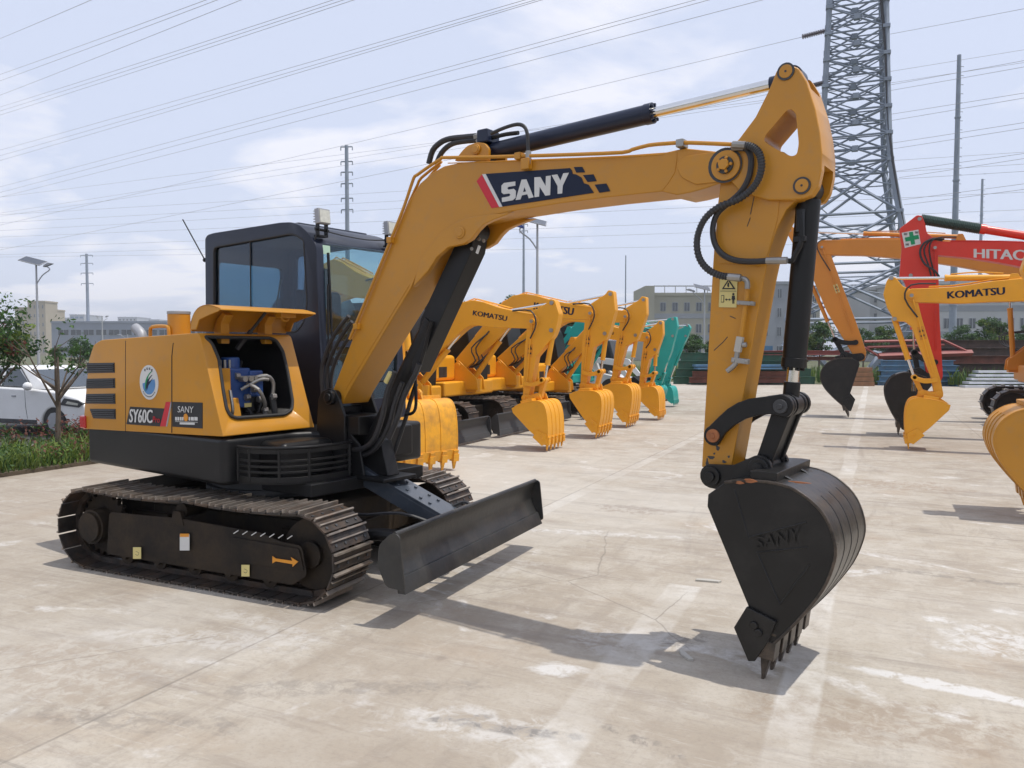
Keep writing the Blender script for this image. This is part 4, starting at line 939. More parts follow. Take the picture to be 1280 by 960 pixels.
# ---- linkage and bucket
bkp = US(976, 508, -.10); tpin = US(892, 544.5, -.10); bpin = US(888.5, 595.5, -.10); lpin = US(948, 585, -.10)
bc = cylinder('bucket_cylinder', US(1004,233,-.055), US(990,459,vm), bkp, .060, .031, ex, BLK)
line3([(1001,262),(1000,290)], -.02, .022, 'cylinder_line', BLK, bc, k=1); line3([(1001,262),(1002,300),(994,318),(990,326),(985,326)], -.03, .014, 'cylinder_line', BLK, bc)
b = MB(XU); p = US(1000,299,-.02); b.box(p[0]-.03,p[0]+.03,-.04,.0,p[1]-.015,p[1]+.015); b.build('line_clamp', BLK, bc, bevel=.005)
for v, nm in ((-.105, 'near'), (.195, 'far')):
    m = MB(XU); q = capsule_link(tpin, bkp, .055, .062, .060); m.prism(q, v, v+.035)
    l_ = m.build('side_link', BLK, ex, bevel=.006)
    e = -.012 if v < 0 else .047
    for p in (tpin, bkp):
        m = MB(XU); m.cyl((p[0], v+e, p[1]), (p[0], v+.017, p[1]), .036, 24); m.cyl((p[0], v+e*1.6-.001, p[1]), (p[0], v+.017, p[1]), .014, 12)
        m.build('link_pin', RUST if v < 0 and p is tpin else KDG, l_, bevel=.003)
m = MB(XU)
for v in (-.055, .14):
    m.prism(capsule_link(lpin, bkp, .050, .060, .0), v, v+.035)
m.prism(capsule_link(lpin, bkp, .030, .040, .0), -.03, .15)
m.cyl((bkp[0], -.10, bkp[1]), (bkp[0], .225, bkp[1]), .042, 24); m.cyl((lpin[0], -.09, lpin[1]), (lpin[0], .21, lpin[1]), .045, 24)
m.build('bucket_link', BLK, ex, bevel=.008)
m = MB(XU); m.cyl((bpin[0], -.075, bpin[1]), (bpin[0], .195, bpin[1]), .052, 24); m.build('stick_end_boss', YEL, stick, bevel=.004)

BC = .06; BH = .31
side_px = [(905,604),(937,602),(969,605),(995,614),(1021,634),(1036,657),(1043.5,686),(1040,709),(1027,738),(1001.5,770),(979,793),(957,812)]
edge_px = [(945,800),(937,762),(884,633),(885,618)]
tooth_px = US(951, 854, -.25)
SP = USL(side_px, BC-BH); EP = USL(edge_px, BC-BH)
P0 = Vector(bpin); T0 = Vector(tooth_px)
def cplx(p): z = (complex(*p)-complex(*P0))/(complex(*T0)-complex(*P0)); return z
NS = [cplx(p) for p in SP]; NE = [cplx(p) for p in EP]; NL = cplx(lpin)
NC = [cplx(p) for p in USL([(919,783),(935,757),(972,776),(962,800),(945,825),(937,825)], BC-BH)]
PROF_A = (NS, NE, NL, NC)
def _pk(x, y): p = planeY(x, y, 11.6); return complex(p.x, p.z)
_P, _T = _pk(660,497), _pk(685,565)
ck_ = lambda pts: [(_pk(*p)-_P)/(_T-_P) for p in pts]
PROF_K = (ck_([(653,506),(661,503.5),(675,502.5),(684,504),(689,509),(691,520),(690.5,535),(689,547),(687,555)]), ck_([(679,551),(667,537),(650,513),(649,507)]), ck_([(676,497.5)])[0], ck_([(671,546),(678,538),(688,546),(687,556),(681,558)]))
def make_bucket(parent, X, P, T, vc, half, mat, teeth=5, mirror=False, eargap=.13, name='bucket', prof=None, ribh=.008, tmat=None, nteethlen=.13):
    P = complex(*P); T = complex(*T); s = abs(T-P); NS, NE, NL, NC = prof or PROF_A
    tr_ = lambda z: (lambda w: (w.real, w.imag))(P + (z.conjugate() if mirror else z)*(T-P))
    sp = [tr_(z) for z in NS]; ep_ = [tr_(z) for z in NE]; sps = sm2(sp, 3)
    mb = MB(X)
    for sgn in (-1, 1):
        a = vc+sgn*half; mb.prism(sps+ep_, a, a-sgn*.022*s)
    cen = Vector((sum(p[0] for p in sp)/len(sp), sum(p[1] for p in sp)/len(sp)))
    def off(pts, d):
        o = []
        for i, p in enumerate(pts):
            a = Vector(pts[max(0, i-1)]); b_ = Vector(pts[min(len(pts)-1, i+1)]); t = (b_-a).normalized(); nn = Vector((-t.y, t.x))
            if nn.dot(Vector(p)-cen) < 0: nn = -nn
            o.append(tuple(Vector(p)+nn*d))
        return o
    outer = off(sps, .006*s); inner_ = off(sps, -.014*s)
    def strip(v0_, v1_, A_, B_): mb.prism(A_+B_[::-1], v0_, v1_)
    mb.mi = 1; strip(vc-half+.004, vc+half-.004, outer, inner_); mb.mi = 0
    # rims over the side edges and wear ribs
    r1 = off(sps, .010*s)
    mb.mi = 2
    for sgn in (-1, 1): strip(vc+sgn*(half+.006), vc+sgn*(half-.014), r1, off(sps, -.004*s))
    mb.mi = 0; k0 = len(sps)//3
    for f_ in (-.5, 0, .5):
        strip(vc+f_*half*.95-.008*s, vc+f_*half*.95+.008*s, off(sps[k0:], .006*s+ribh*s), off(sps[k0:], 0))
    # top channel
    a1 = off(sps[1:8], .05*s); a0 = off(sps[1:8], 0)
    strip(vc-half*.96, vc+half*.96, a1[2:6], a0[2:6])
    # ears
    pe = P; pl_ = complex(*tr_(NL)); d = (pl_-pe); dn = d/abs(d); nn = dn*(1j if not mirror else -1j)
    z2 = lambda z: (z.real, z.imag); re_ = .062*s
    earp = [z2(pe+re_*complex(math.cos(a), math.sin(a))) for a in [0]]
    def arcp(c, r, a0, a1, n=7): return [z2(c + r*dn*complex(math.cos(a0+(a1-a0)*i/n), (1 if not mirror else -1)*math.sin(a0+(a1-a0)*i/n))) for i in range(n+1)]
    ep3 = arcp(pl_, re_, -.2, math.pi*.55) + [z2(pe+d*.5+nn*.035*s)] + arcp(pe, re_*1.0, math.pi*.5, math.pi*1.35)
    e0 = Vector(sps[0]); e1 = Vector(sps[min(9, len(sps)-1)])
    ep3 += [tuple(Vector(tr_(NE[3]))), tuple(Vector(sps[2])), tuple(Vector(sps[8]))]
    for sgn in (-1, 1): mb.prism(ep3, vc+sgn*eargap, vc+sgn*(eargap+.028*s))
    for c in (pe, pl_):
        for sgn in (-1, 1): mb.cyl((c.real, vc+sgn*(eargap-.01), c.imag), (c.real, vc+sgn*(eargap+.045*s), c.imag), .050*s, 20); mb.cyl((c.real, vc+sgn*(eargap+.045*s), c.imag), (c.real, vc+sgn*(eargap+.058*s), c.imag), .026*s, 14)
    # side cutters
    nc = [tr_(z) for z in NC]
    for sgn in (-1, 1):
        mb.prism(nc, vc+sgn*(half+.001), vc+sgn*(half+.022*s))
        c = sum((Vector(q) for q in nc), Vector((0,0)))/len(nc)
        for k in (-.3, .35):
            q = Vector(nc[1]).lerp(Vector(nc[3]), .5+k*.5); q = q.lerp(c, .35); mb.cyl((q.x, vc+sgn*(half+.02*s), q.y), (q.x, vc+sgn*(half+.036*s), q.y), .020*s, 8)
    # lip
    lip = Vector(sp[-1]); tt = Vector((T.real, T.imag)); dd = (tt-lip).normalized(); pr = Vector((-dd.y, dd.x))
    mb.prism([tuple(lip-pr*.02*s-dd*.1*s), tuple(lip+pr*.02*s-dd*.1*s), tuple(lip+pr*.012*s+dd*.02*s), tuple(lip-pr*.012*s+dd*.02*s)], vc-half+.003, vc+half-.003)
    o = mb.build(name, [mat, SHELL if mat is BKT else mat, RIMW if mat is BKT else mat], parent, bevel=.004*s)
    for k in range(teeth):
        v = vc-half+.035*s+(2*half-.07*s)*k/(teeth-1); m = MB(X); ln = (tt-lip).length
        L0 = lip-dd*.09*s; w = .036*s; th = .042*s
        q = [L0+pr*th, L0-pr*th, tt-pr*.004, tt+pr*.004]; vs = [(p.x, v-w, p.y) for p in q[:2]]+[(q[2].x, v-w*.45, q[2].y),(q[3].x, v-w*.45, q[3].y)]
        vs += [(p.x, v+w, p.y) for p in q[:2]]+[(q[2].x, v+w*.45, q[2].y),(q[3].x, v+w*.45, q[3].y)]
        m.add(vs, [(0,1,2,3),(7,6,5,4),(0,4,5,1),(1,5,6,2),(2,6,7,3),(3,7,4,0)])
        mid = lip-dd*.0*s; m.obox((mid.x, v, mid.y), (.09*s, w*2.3, .088*s), Matrix(((dd.x,0,pr.x),(0,1,0),(dd.y,0,pr.y))))
        m.build('tooth', tmat or (RIMW if mat is BKT else mat), o, bevel=.003*s)
    return o
bk = make_bucket(ex, XU, tuple(P0), tuple(T0), BC, BH, BKT, teeth=5, eargap=.125, ribh=.002)
m = MB(XU); q = [Vector((US(x, y, BC-BH)[0], BC-BH-.011, US(x, y, BC-BH)[1])) for x, y in ((946,686),(1003,676),(1001,658),(944,672))]
text_quad(m, 'SANY', bil(*q), .03, .15); 
m.build('embossed_lettering', BKT, bk, smooth=0)
m = MB(XU)
for pts in ([(936,672),(1008,653)],[(946,690),(975,756)],[(918,612),(935,670)],[(946,691),(1010,684)],[(975,756),(1012,706)]):
    A3, B3 = USL(pts, BC-BH); m.tube([(A3[0], BC-BH-.001, A3[1]), (B3[0], BC-BH-.001, B3[1])], .005, 6, 1)
m.build('side_rib', BKT, bk)

for k, (x, y, rx, ry) in enumerate(((889,572,.018,.012),(897,560,.010,.016),(905,577,.012,.007),(884,578,.008,.02),(900,534,.02,.006),(893,567,.006,.006),(911,571,.006,.009))):
    p = US(x, y, vs0); m = MB(XU); m.prism([(p[0]+rx*math.cos(a)*(1+.35*math.sin(3*a+k)), p[1]+ry*math.sin(a)*(1+.3*math.cos(2*a+k))) for a in [i*.4488 for i in range(14)]], vs0+.001, vs0-.001); m.build('grease_smear', KDG, stick, smooth=0)
for k, (x, y, rx, ry) in enumerate(((1000,603,.045,.004),(938,601,.03,.010),(925,603,.02,.008))):
    p = US(x, y, BC-BH); m = MB(XU); m.prism([(p[0]+rx*math.cos(a)*(1+.35*math.sin(3*a+k)), p[1]+ry*math.sin(a)) for a in [i*.4488 for i in range(14)]], BC-BH+.001, BC-BH-.0085); m.build('rust_patch', RUST, bk, smooth=0)
# ================================================================== generic machines of the two rows
def body_parts(root, P, s=1.0, X=None, blade=True, tracks=True, tmat=None, cabcol=None, house=True, cabside=1, half=.93, foot=(.62, 1.15), trackL=.98):
    """local frame: x forward, y left, slew centre at the origin. s scales a 5-6 t machine"""
    S = Matrix.Scale(s, 4); X = S
    cabcol = cabcol or BLK
    if tracks:
        for sg in (-1, 1): track_parts(root, X @ Matrix.Translation((0, sg*(half-.2), 0)), L=trackL, r=.25, side=sg, detail=False)
        b = MB(X); b.box(-.7,.8,-.55,.55,.22,.48); b.cyl((0,0,.48),(0,0,.68),.48,30); b.build('undercarriage_frame', DUSTB, root, bevel=.01)
    if blade:
        bl = blade_parts(root, X, 1.78, .08, .42, half, KDG)
    if house:
        b = MB(X); plan = [(.75,-half*.98),(-.9,-half*.98)] + [(-1.05-.42*math.sin(math.pi*i/10), -half*.92+2*half*.92*i/10) for i in range(11)] + [(-.9,half*.98),(.85,half*.98),(.85,.25),(.75,-.25)]
        b.prism(plan, .70, .98, lambda p, d: (p[0], p[1], d)); b.build('house', P, root, bevel=.04, seg=3)
        b = MB(X); plan = [(.55,-half*.96),(-.9,-half*.96)] + [(-1.03-.38*math.sin(math.pi*i/10), -half*.9+2*half*.9*i/10) for i in range(11)] + [(-.9,half*.3),(-.9,-.12),(.55,-.12)]
        b.prism(plan, .985, 1.48, lambda p, d: (p[0], p[1], d)); eh = b.build('engine_hood', P, root, bevel=.08, seg=3)
        b = MB(X)
        for sy in (-half*.965,):
            for i in range(9): b.box(-.05+i*.035, -.03+i*.035, sy-.012, sy+.01, 1.05, 1.35)
        b.build('grille', KDG, eh)
        for x0 in (.56, .56):
            pass
        b = MB(X)
        for i in range(6): b.box(.545, .565, -.78+i*.05, -.75+i*.05, 1.06, 1.26)
        b.build('grille', KDG, eh)
        # cab
        y0, y1 = .16, half*.98
        prof = fillet([(-.85,.98),(-.95,2.35),(-.75,2.55),(.35,2.55),(.58,2.35),(.75,1.45),(.72,.98)], [.02,.1,.12,.12,.15,.15,.02])
        b = MB(X); b.prism(prof, y0, y1); cab = b.build('cab', cabcol, root, bevel=.03); apply_mods(cab)
        def cc(pts, d0, d1, fn=None):
            c = MB(X); c.prism(pts, d0, d1, fn); return c.build('cutter', cabcol, None, smooth=0)
        inn = insetpts(prof, .93)
        wins = fillet([(-.82,1.5),(-.85,2.3),(-.7,2.45),(.33,2.45),(.50,2.3),(.64,1.5)], .06)
        fr = fillet([(y0+.06,1.05),(y1-.06,1.05),(y1-.06,2.44),(y0+.06,2.44)], .05)
        bpy.context.view_layer.update()
        cut(cab, [cc(inn, y0+.04, y1-.04), cc(wins, y0-.1, y1+.1), cc(fr, .2, 1.2, lambda p, d: (d, p[0], p[1])), cc(fr, -1.2, -.7, lambda p, d: (d, p[0], max(1.5, p[1])))])
        for yy in (y0+.015, y1-.02):
            b = MB(X); b.prism(insetpts(wins, 1.01), yy, yy+.005); b.build('side_window', GLD, cab, smooth=0)
        b = MB(X); b.add([(x, y, z) for y in (y0+.05, y1-.05) for x, z in ((.70,1.03),(.72,1.45),(.555,2.34),(.46,2.46))], [(0,1,5,4),(1,2,6,5),(2,3,7,6)]); b.build('windscreen', GLF, cab, smooth=0)
        b = MB(X); b.prism(fillet([(-.5,1.3),(-.05,1.3),(-.05,1.45),(-.38,1.45),(-.45,2.1),(-.55,2.1)], .05), .3, .75); b.box(-.5,0,.3,.75,.99,1.3); b.build('seat', SEAT, cab, bevel=.03)
        b = MB(X); b.tube([(.1,.25,1.0),(.1,.25,1.7)], .03, 6, 1); b.tube([(.1,.8,1.0),(.1,.8,1.7)], .03, 6, 1); b.tube([(.3,.5,1.0),(.35,.5,1.65)], .02, 6, 1); b.build('control_lever', KDG, cab)

def arm_parts(root, P, foot, elbow, tip, stick_top, stick_w, bpin, tooth, cylpin, head=None, bwidth=.34, bmat=None, linkmat=None, ears=True,
              bt=.115, st=.10, boomw=(.15,.24,.14), mirrorbucket=False, text=None, side=-1, midpts=None, smooth=True, textpos=(.35,.62), tmat=None, teeth=5,
              armcyl=True, rodcol=None, elbow_pin=None, acyl_start=.35, boomcyl=True, bclean=None, text_bold=.10, warn=True, vc=0.0, boomcyl_foot=None, prof=None):
    prof = prof or PROF_K; NL = prof[2]
    """all points are (u,w) in the local side plane"""
    X = None; V = lambda p, v: (p[0], v, p[1])
    F, E_, T = Vector(foot), Vector(elbow), Vector(tip)
    ctr = [F] + [Vector(p) for p in (midpts or [])] + ([] if midpts else [E_]) + [T]
    # boom outline: thickened centre line
    cl = catmull([F, F.lerp(ctr[1], .5)]+ctr[1:-1]+[ctr[-2].lerp(T, .5), T], 4)
    L = [0]
    for a, c in zip(cl[:-1], cl[1:]): L.append(L[-1]+(c-a).length)
    tt = [l/L[-1] for l in L]
    iE = min(range(len(cl)), key=lambda i: (cl[i]-E_).length); tE = tt[iE]
    def hw(t):
        w0, w1, w2 = boomw
        return (w0+(w1-w0)*math.sin(min(1, t/max(tE, .01))*math.pi/2)) if t < tE else (w2+(w1-w2)*(math.cos((t-tE)/(1-tE)*math.pi)*.5+.5))
    up, dn = [], []
    for i, c in enumerate(cl):
        d = (cl[min(i+1, len(cl)-1)]-cl[max(0, i-1)]).normalized(); n_ = Vector((-d.y, d.x)); h = hw(tt[i])
        up.append(c+n_*h); dn.append(c-n_*h)
    dT = (cl[-1]-cl[-2]).normalized()
    end = [T+dT*hw(1)*.7+Vector((-dT.y, dT.x))*hw(1)*.6, T+dT*hw(1)*.95, T+dT*hw(1)*.7-Vector((-dT.y, dT.x))*hw(1)*.6]
    outl = [tuple(p) for p in up]+[tuple(p) for p in end]+[tuple(p) for p in dn[::-1]]
    b = MB(); b.prism(outl, vc-bt, vc+bt); boom = b.build('boom', P, root, bevel=.012)
    b = MB(); b.cyl(V(T, vc-bt-.05), V(T, vc+bt+.05), .05, 16); b.mi = 1; b.cyl(V(T, vc-bt-.06), V(T, vc+bt+.06), .03, 12)
    b.build('boom_pin', [P, ZINC], boom)
    # bracket at the foot
    b = MB()
    for sy in (-1, 1):
        b.prism(fillet([(F.x-.25,F.y-.5),(F.x-.10,F.y+.02),(F.x,F.y+.10),(F.x+.10,F.y+.02),(F.x+.42,F.y-.26),(F.x+.45,F.y-.5)], .03), vc+sy*(bt+.02), vc+sy*(bt+.05))
    b.cyl(V(F, vc-bt-.07), V(F, vc+bt+.07), .045, 16); b.box(F.x-.1,F.x+.4,vc-bt-.02,vc+bt+.02,F.y-.55,F.y-.28)
    b.build('boom_foot', P, root, bevel=.01)
    # boom pipes
    b = MB()
    for vv in (-.06, .06):
        b.tube([V(p+Vector((0, .028)), vc+vv) for p in up[3:-2:2]], .010, 6, 1)
    b.build('steel_pipe', P, boom)
    b = MB()
    for k in range(3):
        vv = vc-.09+k*.07; a = F+Vector((.05,.35)); b.tube([V(F+Vector((.22,-.05)), vv), V(F+Vector((.42+.05*k,.10)), vv-.12), V(F+Vector((.35+.06*k,.35)), vv-.15), V(cl[len(cl)//4]+Vector((.05,.05+.05*k)), vv-.10)], .014, 6, 3)
    b.build('hydraulic_hose', HOSE, boom)
    # cylinders
    def cyl(name, a, c, r, fr, par, v=vc, mat=None, rev=False):
        a = Vector(a); c = Vector(c); mid = a.lerp(c, fr); m = MB(); m.cyl(V(a, v), V(mid, v), r, 18); m.cyl(V(a, v-.05), V(a, v+.05), r*1.0, 14); m.cyl(V(mid.lerp(a,.04), v), V(mid, v), r*1.12, 18)
        o = m.build(name, mat or P, par, bevel=.003); m = MB(); m.cyl(V(mid, v), V(c, v), r*.48, 14); m.cyl(V(c, v-.05), V(c, v+.05), r*.9, 14); m.build('rod', rodcol or CHR, o); return o
    if boomcyl:
        q = cl[max(1, iE-1)]; dE = (cl[iE]-cl[iE-2]).normalized(); n_ = Vector((-dE.y, dE.x)); tgt = q - n_*hw(tE)*.75
        if tgt.y > q.y: tgt = q + n_*hw(tE)*.75
        cyl('boom_cylinder', boomcyl_foot or (F.x+.30, F.y-.25), tuple(tgt), .055, .62, root)
    if armcyl:
        iS = int(len(cl)*acyl_start); dS = (cl[iS+1]-cl[iS]).normalized(); n_ = Vector((-dS.y, dS.x)); 
        if n_.y < 0: n_ = -n_
        st_p = elbow_pin or tuple(cl[iS]+n_*(hw(tt[iS])+.07))
        for sy in (-1, 1):
          b = MB(); b.prism(fillet([tuple(Vector(st_p)+Vector(q)) for q in ((-.14,-.14),(-.05,.06),(.05,.06),(.10,-.12))], .02), vc+sy*.06, vc+sy*.08)
          b.build('cylinder_ear', P, boom, bevel=.004)
        cyl('stick_cylinder', st_p, stick_top, .05, .55, root)
        b = MB(); a = Vector(st_p); c = Vector(stick_top); b.tube([V(a.lerp(c,.08)+Vector((0,.07)), vc), V(a.lerp(c,.3)+Vector((0,.09)), vc), V(a.lerp(c,.5)+Vector((0,.06)), vc)], .012, 6); b.build('cylinder_line', P, boom)
    # stick
    st_ = [tuple(p) for p in stick_w]
    b = MB(); b.prism(fillet(st_, .03), vc-st, vc+st); stick = b.build('stick', P, root, bevel=.010)
    b = MB()
    for p in (stick_top, cylpin): b.cyl(V(p, vc-st-.02), V(p, vc+st+.02), .035, 14)
    b.build('pin', ZINC, stick)
    c1 = Vector(tip).lerp(Vector(bpin), .22); c2 = Vector(tip).lerp(Vector(bpin), .78)
    b = MB(); b.tube([V(Vector(tip)+Vector((.0,.02)), vc+side*(st+.03)), V(c1, vc+side*(st+.035)), V(c2, vc+side*(st+.02))], .012, 6); b.build('steel_pipe', P, stick)
    b = MB()
    up3 = Vector(tip)+(Vector(tip)-Vector(bpin)).normalized()*.05
    b.tube([V(Vector(tip)+Vector((-.35*(1 if T.x > F.x else -1), .18)), vc+side*(bt+.03)), V(up3+Vector((0,.12)), vc+side*(bt+.08)), V(Vector(tip)+Vector((.10,-.05)), vc+side*(st+.10)), V(c1, vc+side*(st+.04))], .014, 6); b.build('hydraulic_hose', HOSE, stick)
    if warn:
        c = Vector(tip).lerp(Vector(bpin), .38); d = (Vector(bpin)-Vector(tip)).normalized(); e = Vector((-d.y, d.x)); v = vc+side*st
        def wq(a0, a1, b0, b1, o): return [V(c+d*q[0]+e*q[1], v+side*o) for q in ((a0,b0),(a1,b0),(a1,b1),(a0,b1))]
        sticker('warning_plate', wq(-.11,.11,-.05,.05,.001), DECY if P not in (KY, KYB) else DECO, stick, nrm=(0, side, 0))
        q = [V(c+d*x+e*y, v+side*.004) for x, y in ((-.02,-.04),(-.02,.04),(-.09,0))]; sticker('warning_triangle', q, DECB, stick, nrm=(0, side, 0), th=.001)
        q = [V(c+d*x+e*y, v+side*.004) for x, y in ((.03,-.03),(.03,.03),(.06,.03),(.06,-.03))]; sticker('warning_symbol', q, DECB, stick, nrm=(0, side, 0), th=.001)
    # linkage and bucket
    bp, tp_ = Vector(bpin), Vector(tooth); sL = (tp_-bp).length/1.04
    z = NL; zc_ = z.conjugate() if mirrorbucket else z
    w = complex(*bpin)+zc_*(complex(*tooth)-complex(*bpin)); lp = Vector((w.real, w.imag))
    sd_ = (bp-Vector(tip)).normalized(); kp = bp - sd_*.26*sL*1.0; nn = (lp-bp)-sd_*(lp-bp).dot(sd_); nn = nn.normalized() if nn.length > 1e-3 else Vector((1,0))
    jp = lp - sd_*.30*sL + nn*.05*sL
    lm = linkmat or P
    for sy in (-1, 1):
        m = MB(); m.prism(capsule_link(tuple(kp), tuple(jp), .045*sL, .05*sL, .04*(1 if nn.x*sd_.y-nn.y*sd_.x > 0 else -1)), vc+sy*(st+.02), vc+sy*(st+.05)); m.build('side_link', lm, root, bevel=.005)
    m = MB()
    m.prism(capsule_link(tuple(lp), tuple(jp), .045*sL, .05*sL), vc-st*.6, vc+st*.6); m.cyl(V(jp, vc-st-.05), V(jp, vc+st+.05), .035*sL, 14); m.build('bucket_link', lm, root, bevel=.005)
    cyl('bucket_cylinder', cylpin, tuple(jp), .045, .70, root)
    bkm = make_bucket(root, None, bpin, tooth, vc, bwidth, bmat or P, teeth=teeth, mirror=mirrorbucket, eargap=st+.02, tmat=tmat, prof=prof)
    if text:
        t0, t1 = textpos; v = vc+side*(bt+.003)
        pts = [Vector(p) for p in cl]; a = pts[int(t0*(len(pts)-1))]; c = pts[int(t1*(len(pts)-1))]
        if side*(1 if T.x > F.x else -1) > 0 or False: pass
        # reading direction: towards the viewer's right = +x for side -1, -x for side +1
        if (c-a).x*(-side) < 0: a, c = c, a
        d = (c-a).normalized(); n_ = Vector((-d.y, d.x)); n_ = n_ if n_.y > 0 else -n_; h = text[1]/2
        m = MB(); text_quad(m, text[0], bil(V(a-n_*h, v), V(c-n_*h, v), V(c+n_*h, v), V(a+n_*h, v)), text_bold); m.build('lettering', text[2], boom, smooth=0)
    return boom, stick, bkm

ROWG = 'yellow excavators in the left row'
def mach(name, label, cat, tooth_px, Yc, Ynear, dirx, reach, group=None):
    """root of a machine whose tooth stands at tooth_px; returns root and the px->(u,w) mapper in the bucket's near plane"""
    tw = ground(*tooth_px); x0 = tw.x - dirx*reach
    root = thing(name, label, cat, (x0, Yc, 0), 0 if dirx > 0 else math.pi, group)
    def T(x, y, Y=None):
        p = planeY(x, y, Yc if Y is None else Y); return ((p.x-x0)*dirx, p.z)
    return root, T, x0

def row_left(label, Yc, tooth, top, tipp, cylp, bpin, elbow, foot_uw, s, P=KY, txt=None, bw=.36, reach=3.45, blade=True, textpos=(.62,.9), half=.93, heads=True, hs=1.0, teeth=5, body=True, tmat=None, boomw=(.15,.22,.13), linkmat=None, bmat=None):
    root, T, x0 = mach('excavator', label, 'excavator', tooth, Yc, Yc, 1, reach, ROWG if P in (KY, KYB) else None)
    if body: body_parts(root, P, s, half=half, blade=blade, cabcol=BLK)
    t_, tp, cp_, bp = T(*top), T(*tipp), T(*cylp), T(*bpin); tq = (T(*tooth)[0], .02)
    el = T(*elbow)
    a = Vector(tp); c = Vector(bp); d = (c-a).normalized(); n_ = Vector((-d.y, d.x));  n_ = n_ if n_.x > 0 else -n_   # towards +x
    hp = Vector(t_); cy = Vector(cp_)
    sw = [tuple(hp+Vector((-.09,.0))*hs), tuple(hp+Vector((-.04,.07))*hs), tuple(hp+Vector((.05,.05))*hs), tuple(hp.lerp(cy,.45)+Vector((.13,.02))*hs), tuple(cy+Vector((.08,.02))*hs), tuple(cy+Vector((.03,-.10))*hs),
          tuple(a.lerp(c,.45)+n_*.115*hs), tuple(c+n_*.055), tuple(c+d*.05), tuple(c-n_*.055), tuple(a.lerp(c,.45)-n_*.10*hs), tuple(a.lerp(c,.1)-n_*.10*hs), tuple(a-n_*.12*hs), tuple(a+Vector((-.07,.13))*hs)]
    arm_parts(root, P, foot_uw, el, tp, t_, sw, bp, tq, cp_, bwidth=bw, mirrorbucket=False, text=txt, side=-1, textpos=textpos, boomw=boomw, teeth=teeth, tmat=tmat, linkmat=linkmat, bmat=bmat)
    return root, T
KT = lambda h: ('KOMATSU', h, DECN)
row_left('yellow excavator with small dark lettering on its boom, second in the left row', 11.95, (693,560), (692.5,379), (669,402), (692,413), (660,497), (585,393), (.65,1.30), 1.0, txt=KT(.085), textpos=(.60,.86))
row_left('yellow excavator with tall boom and large dark lettering, third in the left row', 14.05, (752,545), (765,368), (741,392), (758,417), (731,482), (648,383), (.65,1.35), 1.05, txt=KT(.14), textpos=(.66,.90), hs=1.1, bw=.38, reach=3.6)
row_left('yellow excavator with bucket tipped up beside the tall one, fourth in the left row', 16.25, (788,531), (806,375), (784,396), (796,419), (769,474), (705,392), (.65,1.35), 1.05, hs=1.1, bw=.36, reach=3.6)
row_left('small yellow excavator farthest along the left row, next to the teal one', 18.2, (826,524), (827,404), (811,422), (820,437), (803,481), (745,415), (.62,1.15), .9, txt=KT(.07), textpos=(.62,.72), hs=.9, bw=.30, reach=3.3, boomw=(.12,.18,.11), half=.9)

# machine whose wide bucket hangs right behind the foreground machine (swung towards the camera)
G1 = 'yellow excavators in the left row'
bw_c = ground(530, 593); a1 = R(-20); fx_, fy_ = math.cos(a1), math.sin(a1); rch = 3.5
r1 = thing('excavator', 'yellow excavator with wide scuffed ribbed bucket, nearest in the left row', 'excavator', (bw_c.x-fx_*rch, bw_c.y-fy_*rch, 0), a1, G1)
arm_parts(r1, KY, (.65,1.3), (1.35,2.75), (2.75,2.45), (3.05,2.62), [(2.98,2.62),(3.02,2.70),(3.12,2.68),(3.18,2.45),(3.10,2.15),(3.02,2.02),(2.98,1.6),(3.0,1.05),(2.95,.98),(2.88,1.05),(2.70,1.9),(2.62,2.4),(2.72,2.6)], (2.94,1.02), (rch,.02), (3.08,2.25), bwidth=.56, bmat=KYB, teeth=6, tmat=KYB)
b = None
body_parts(r1, KY, 1.0)

# ---- teal machines and the white loader at the far end of the left row
root, T, x0 = mach('excavator', 'teal excavator with its round bucket half hidden behind the last yellow bucket', 'excavator', (808,517), 20.4, 20.4, 1, 3.5)
body_parts(root, TEAL, .95)
tp = T(832,416); bp = T(810,470)
arm_parts(root, TEAL, (.6,1.3), T(740,396), T(826,420), T(842,399), [T(836,398),T(846,396),T(848,408),T(840,440),T(828,470),T(818,478),T(812,470),T(818,440),T(822,415)], T(818,474), (3.5,.02), T(842,420), bwidth=.3, bmat=TEAL, boomw=(.12,.18,.11))
root, T, x0 = mach('excavator', 'teal excavator with pointed arm tip at the far end of the left row', 'excavator', (832,512), 22.6, 22.6, 1, 3.6)
body_parts(root, TEAL, .95)
arm_parts(root, TEAL, (.6,1.3), T(775,395), T(836,424), T(860,407), [T(854,410),T(861,405),T(864,410),T(860,422),T(846,448),T(838,470),T(832,488),T(826,482),T(829,455),T(832,425),T(836,417)], T(829,482), (3.6,.05), T(858,420), bwidth=.3, bmat=TEAL, boomw=(.12,.17,.10))
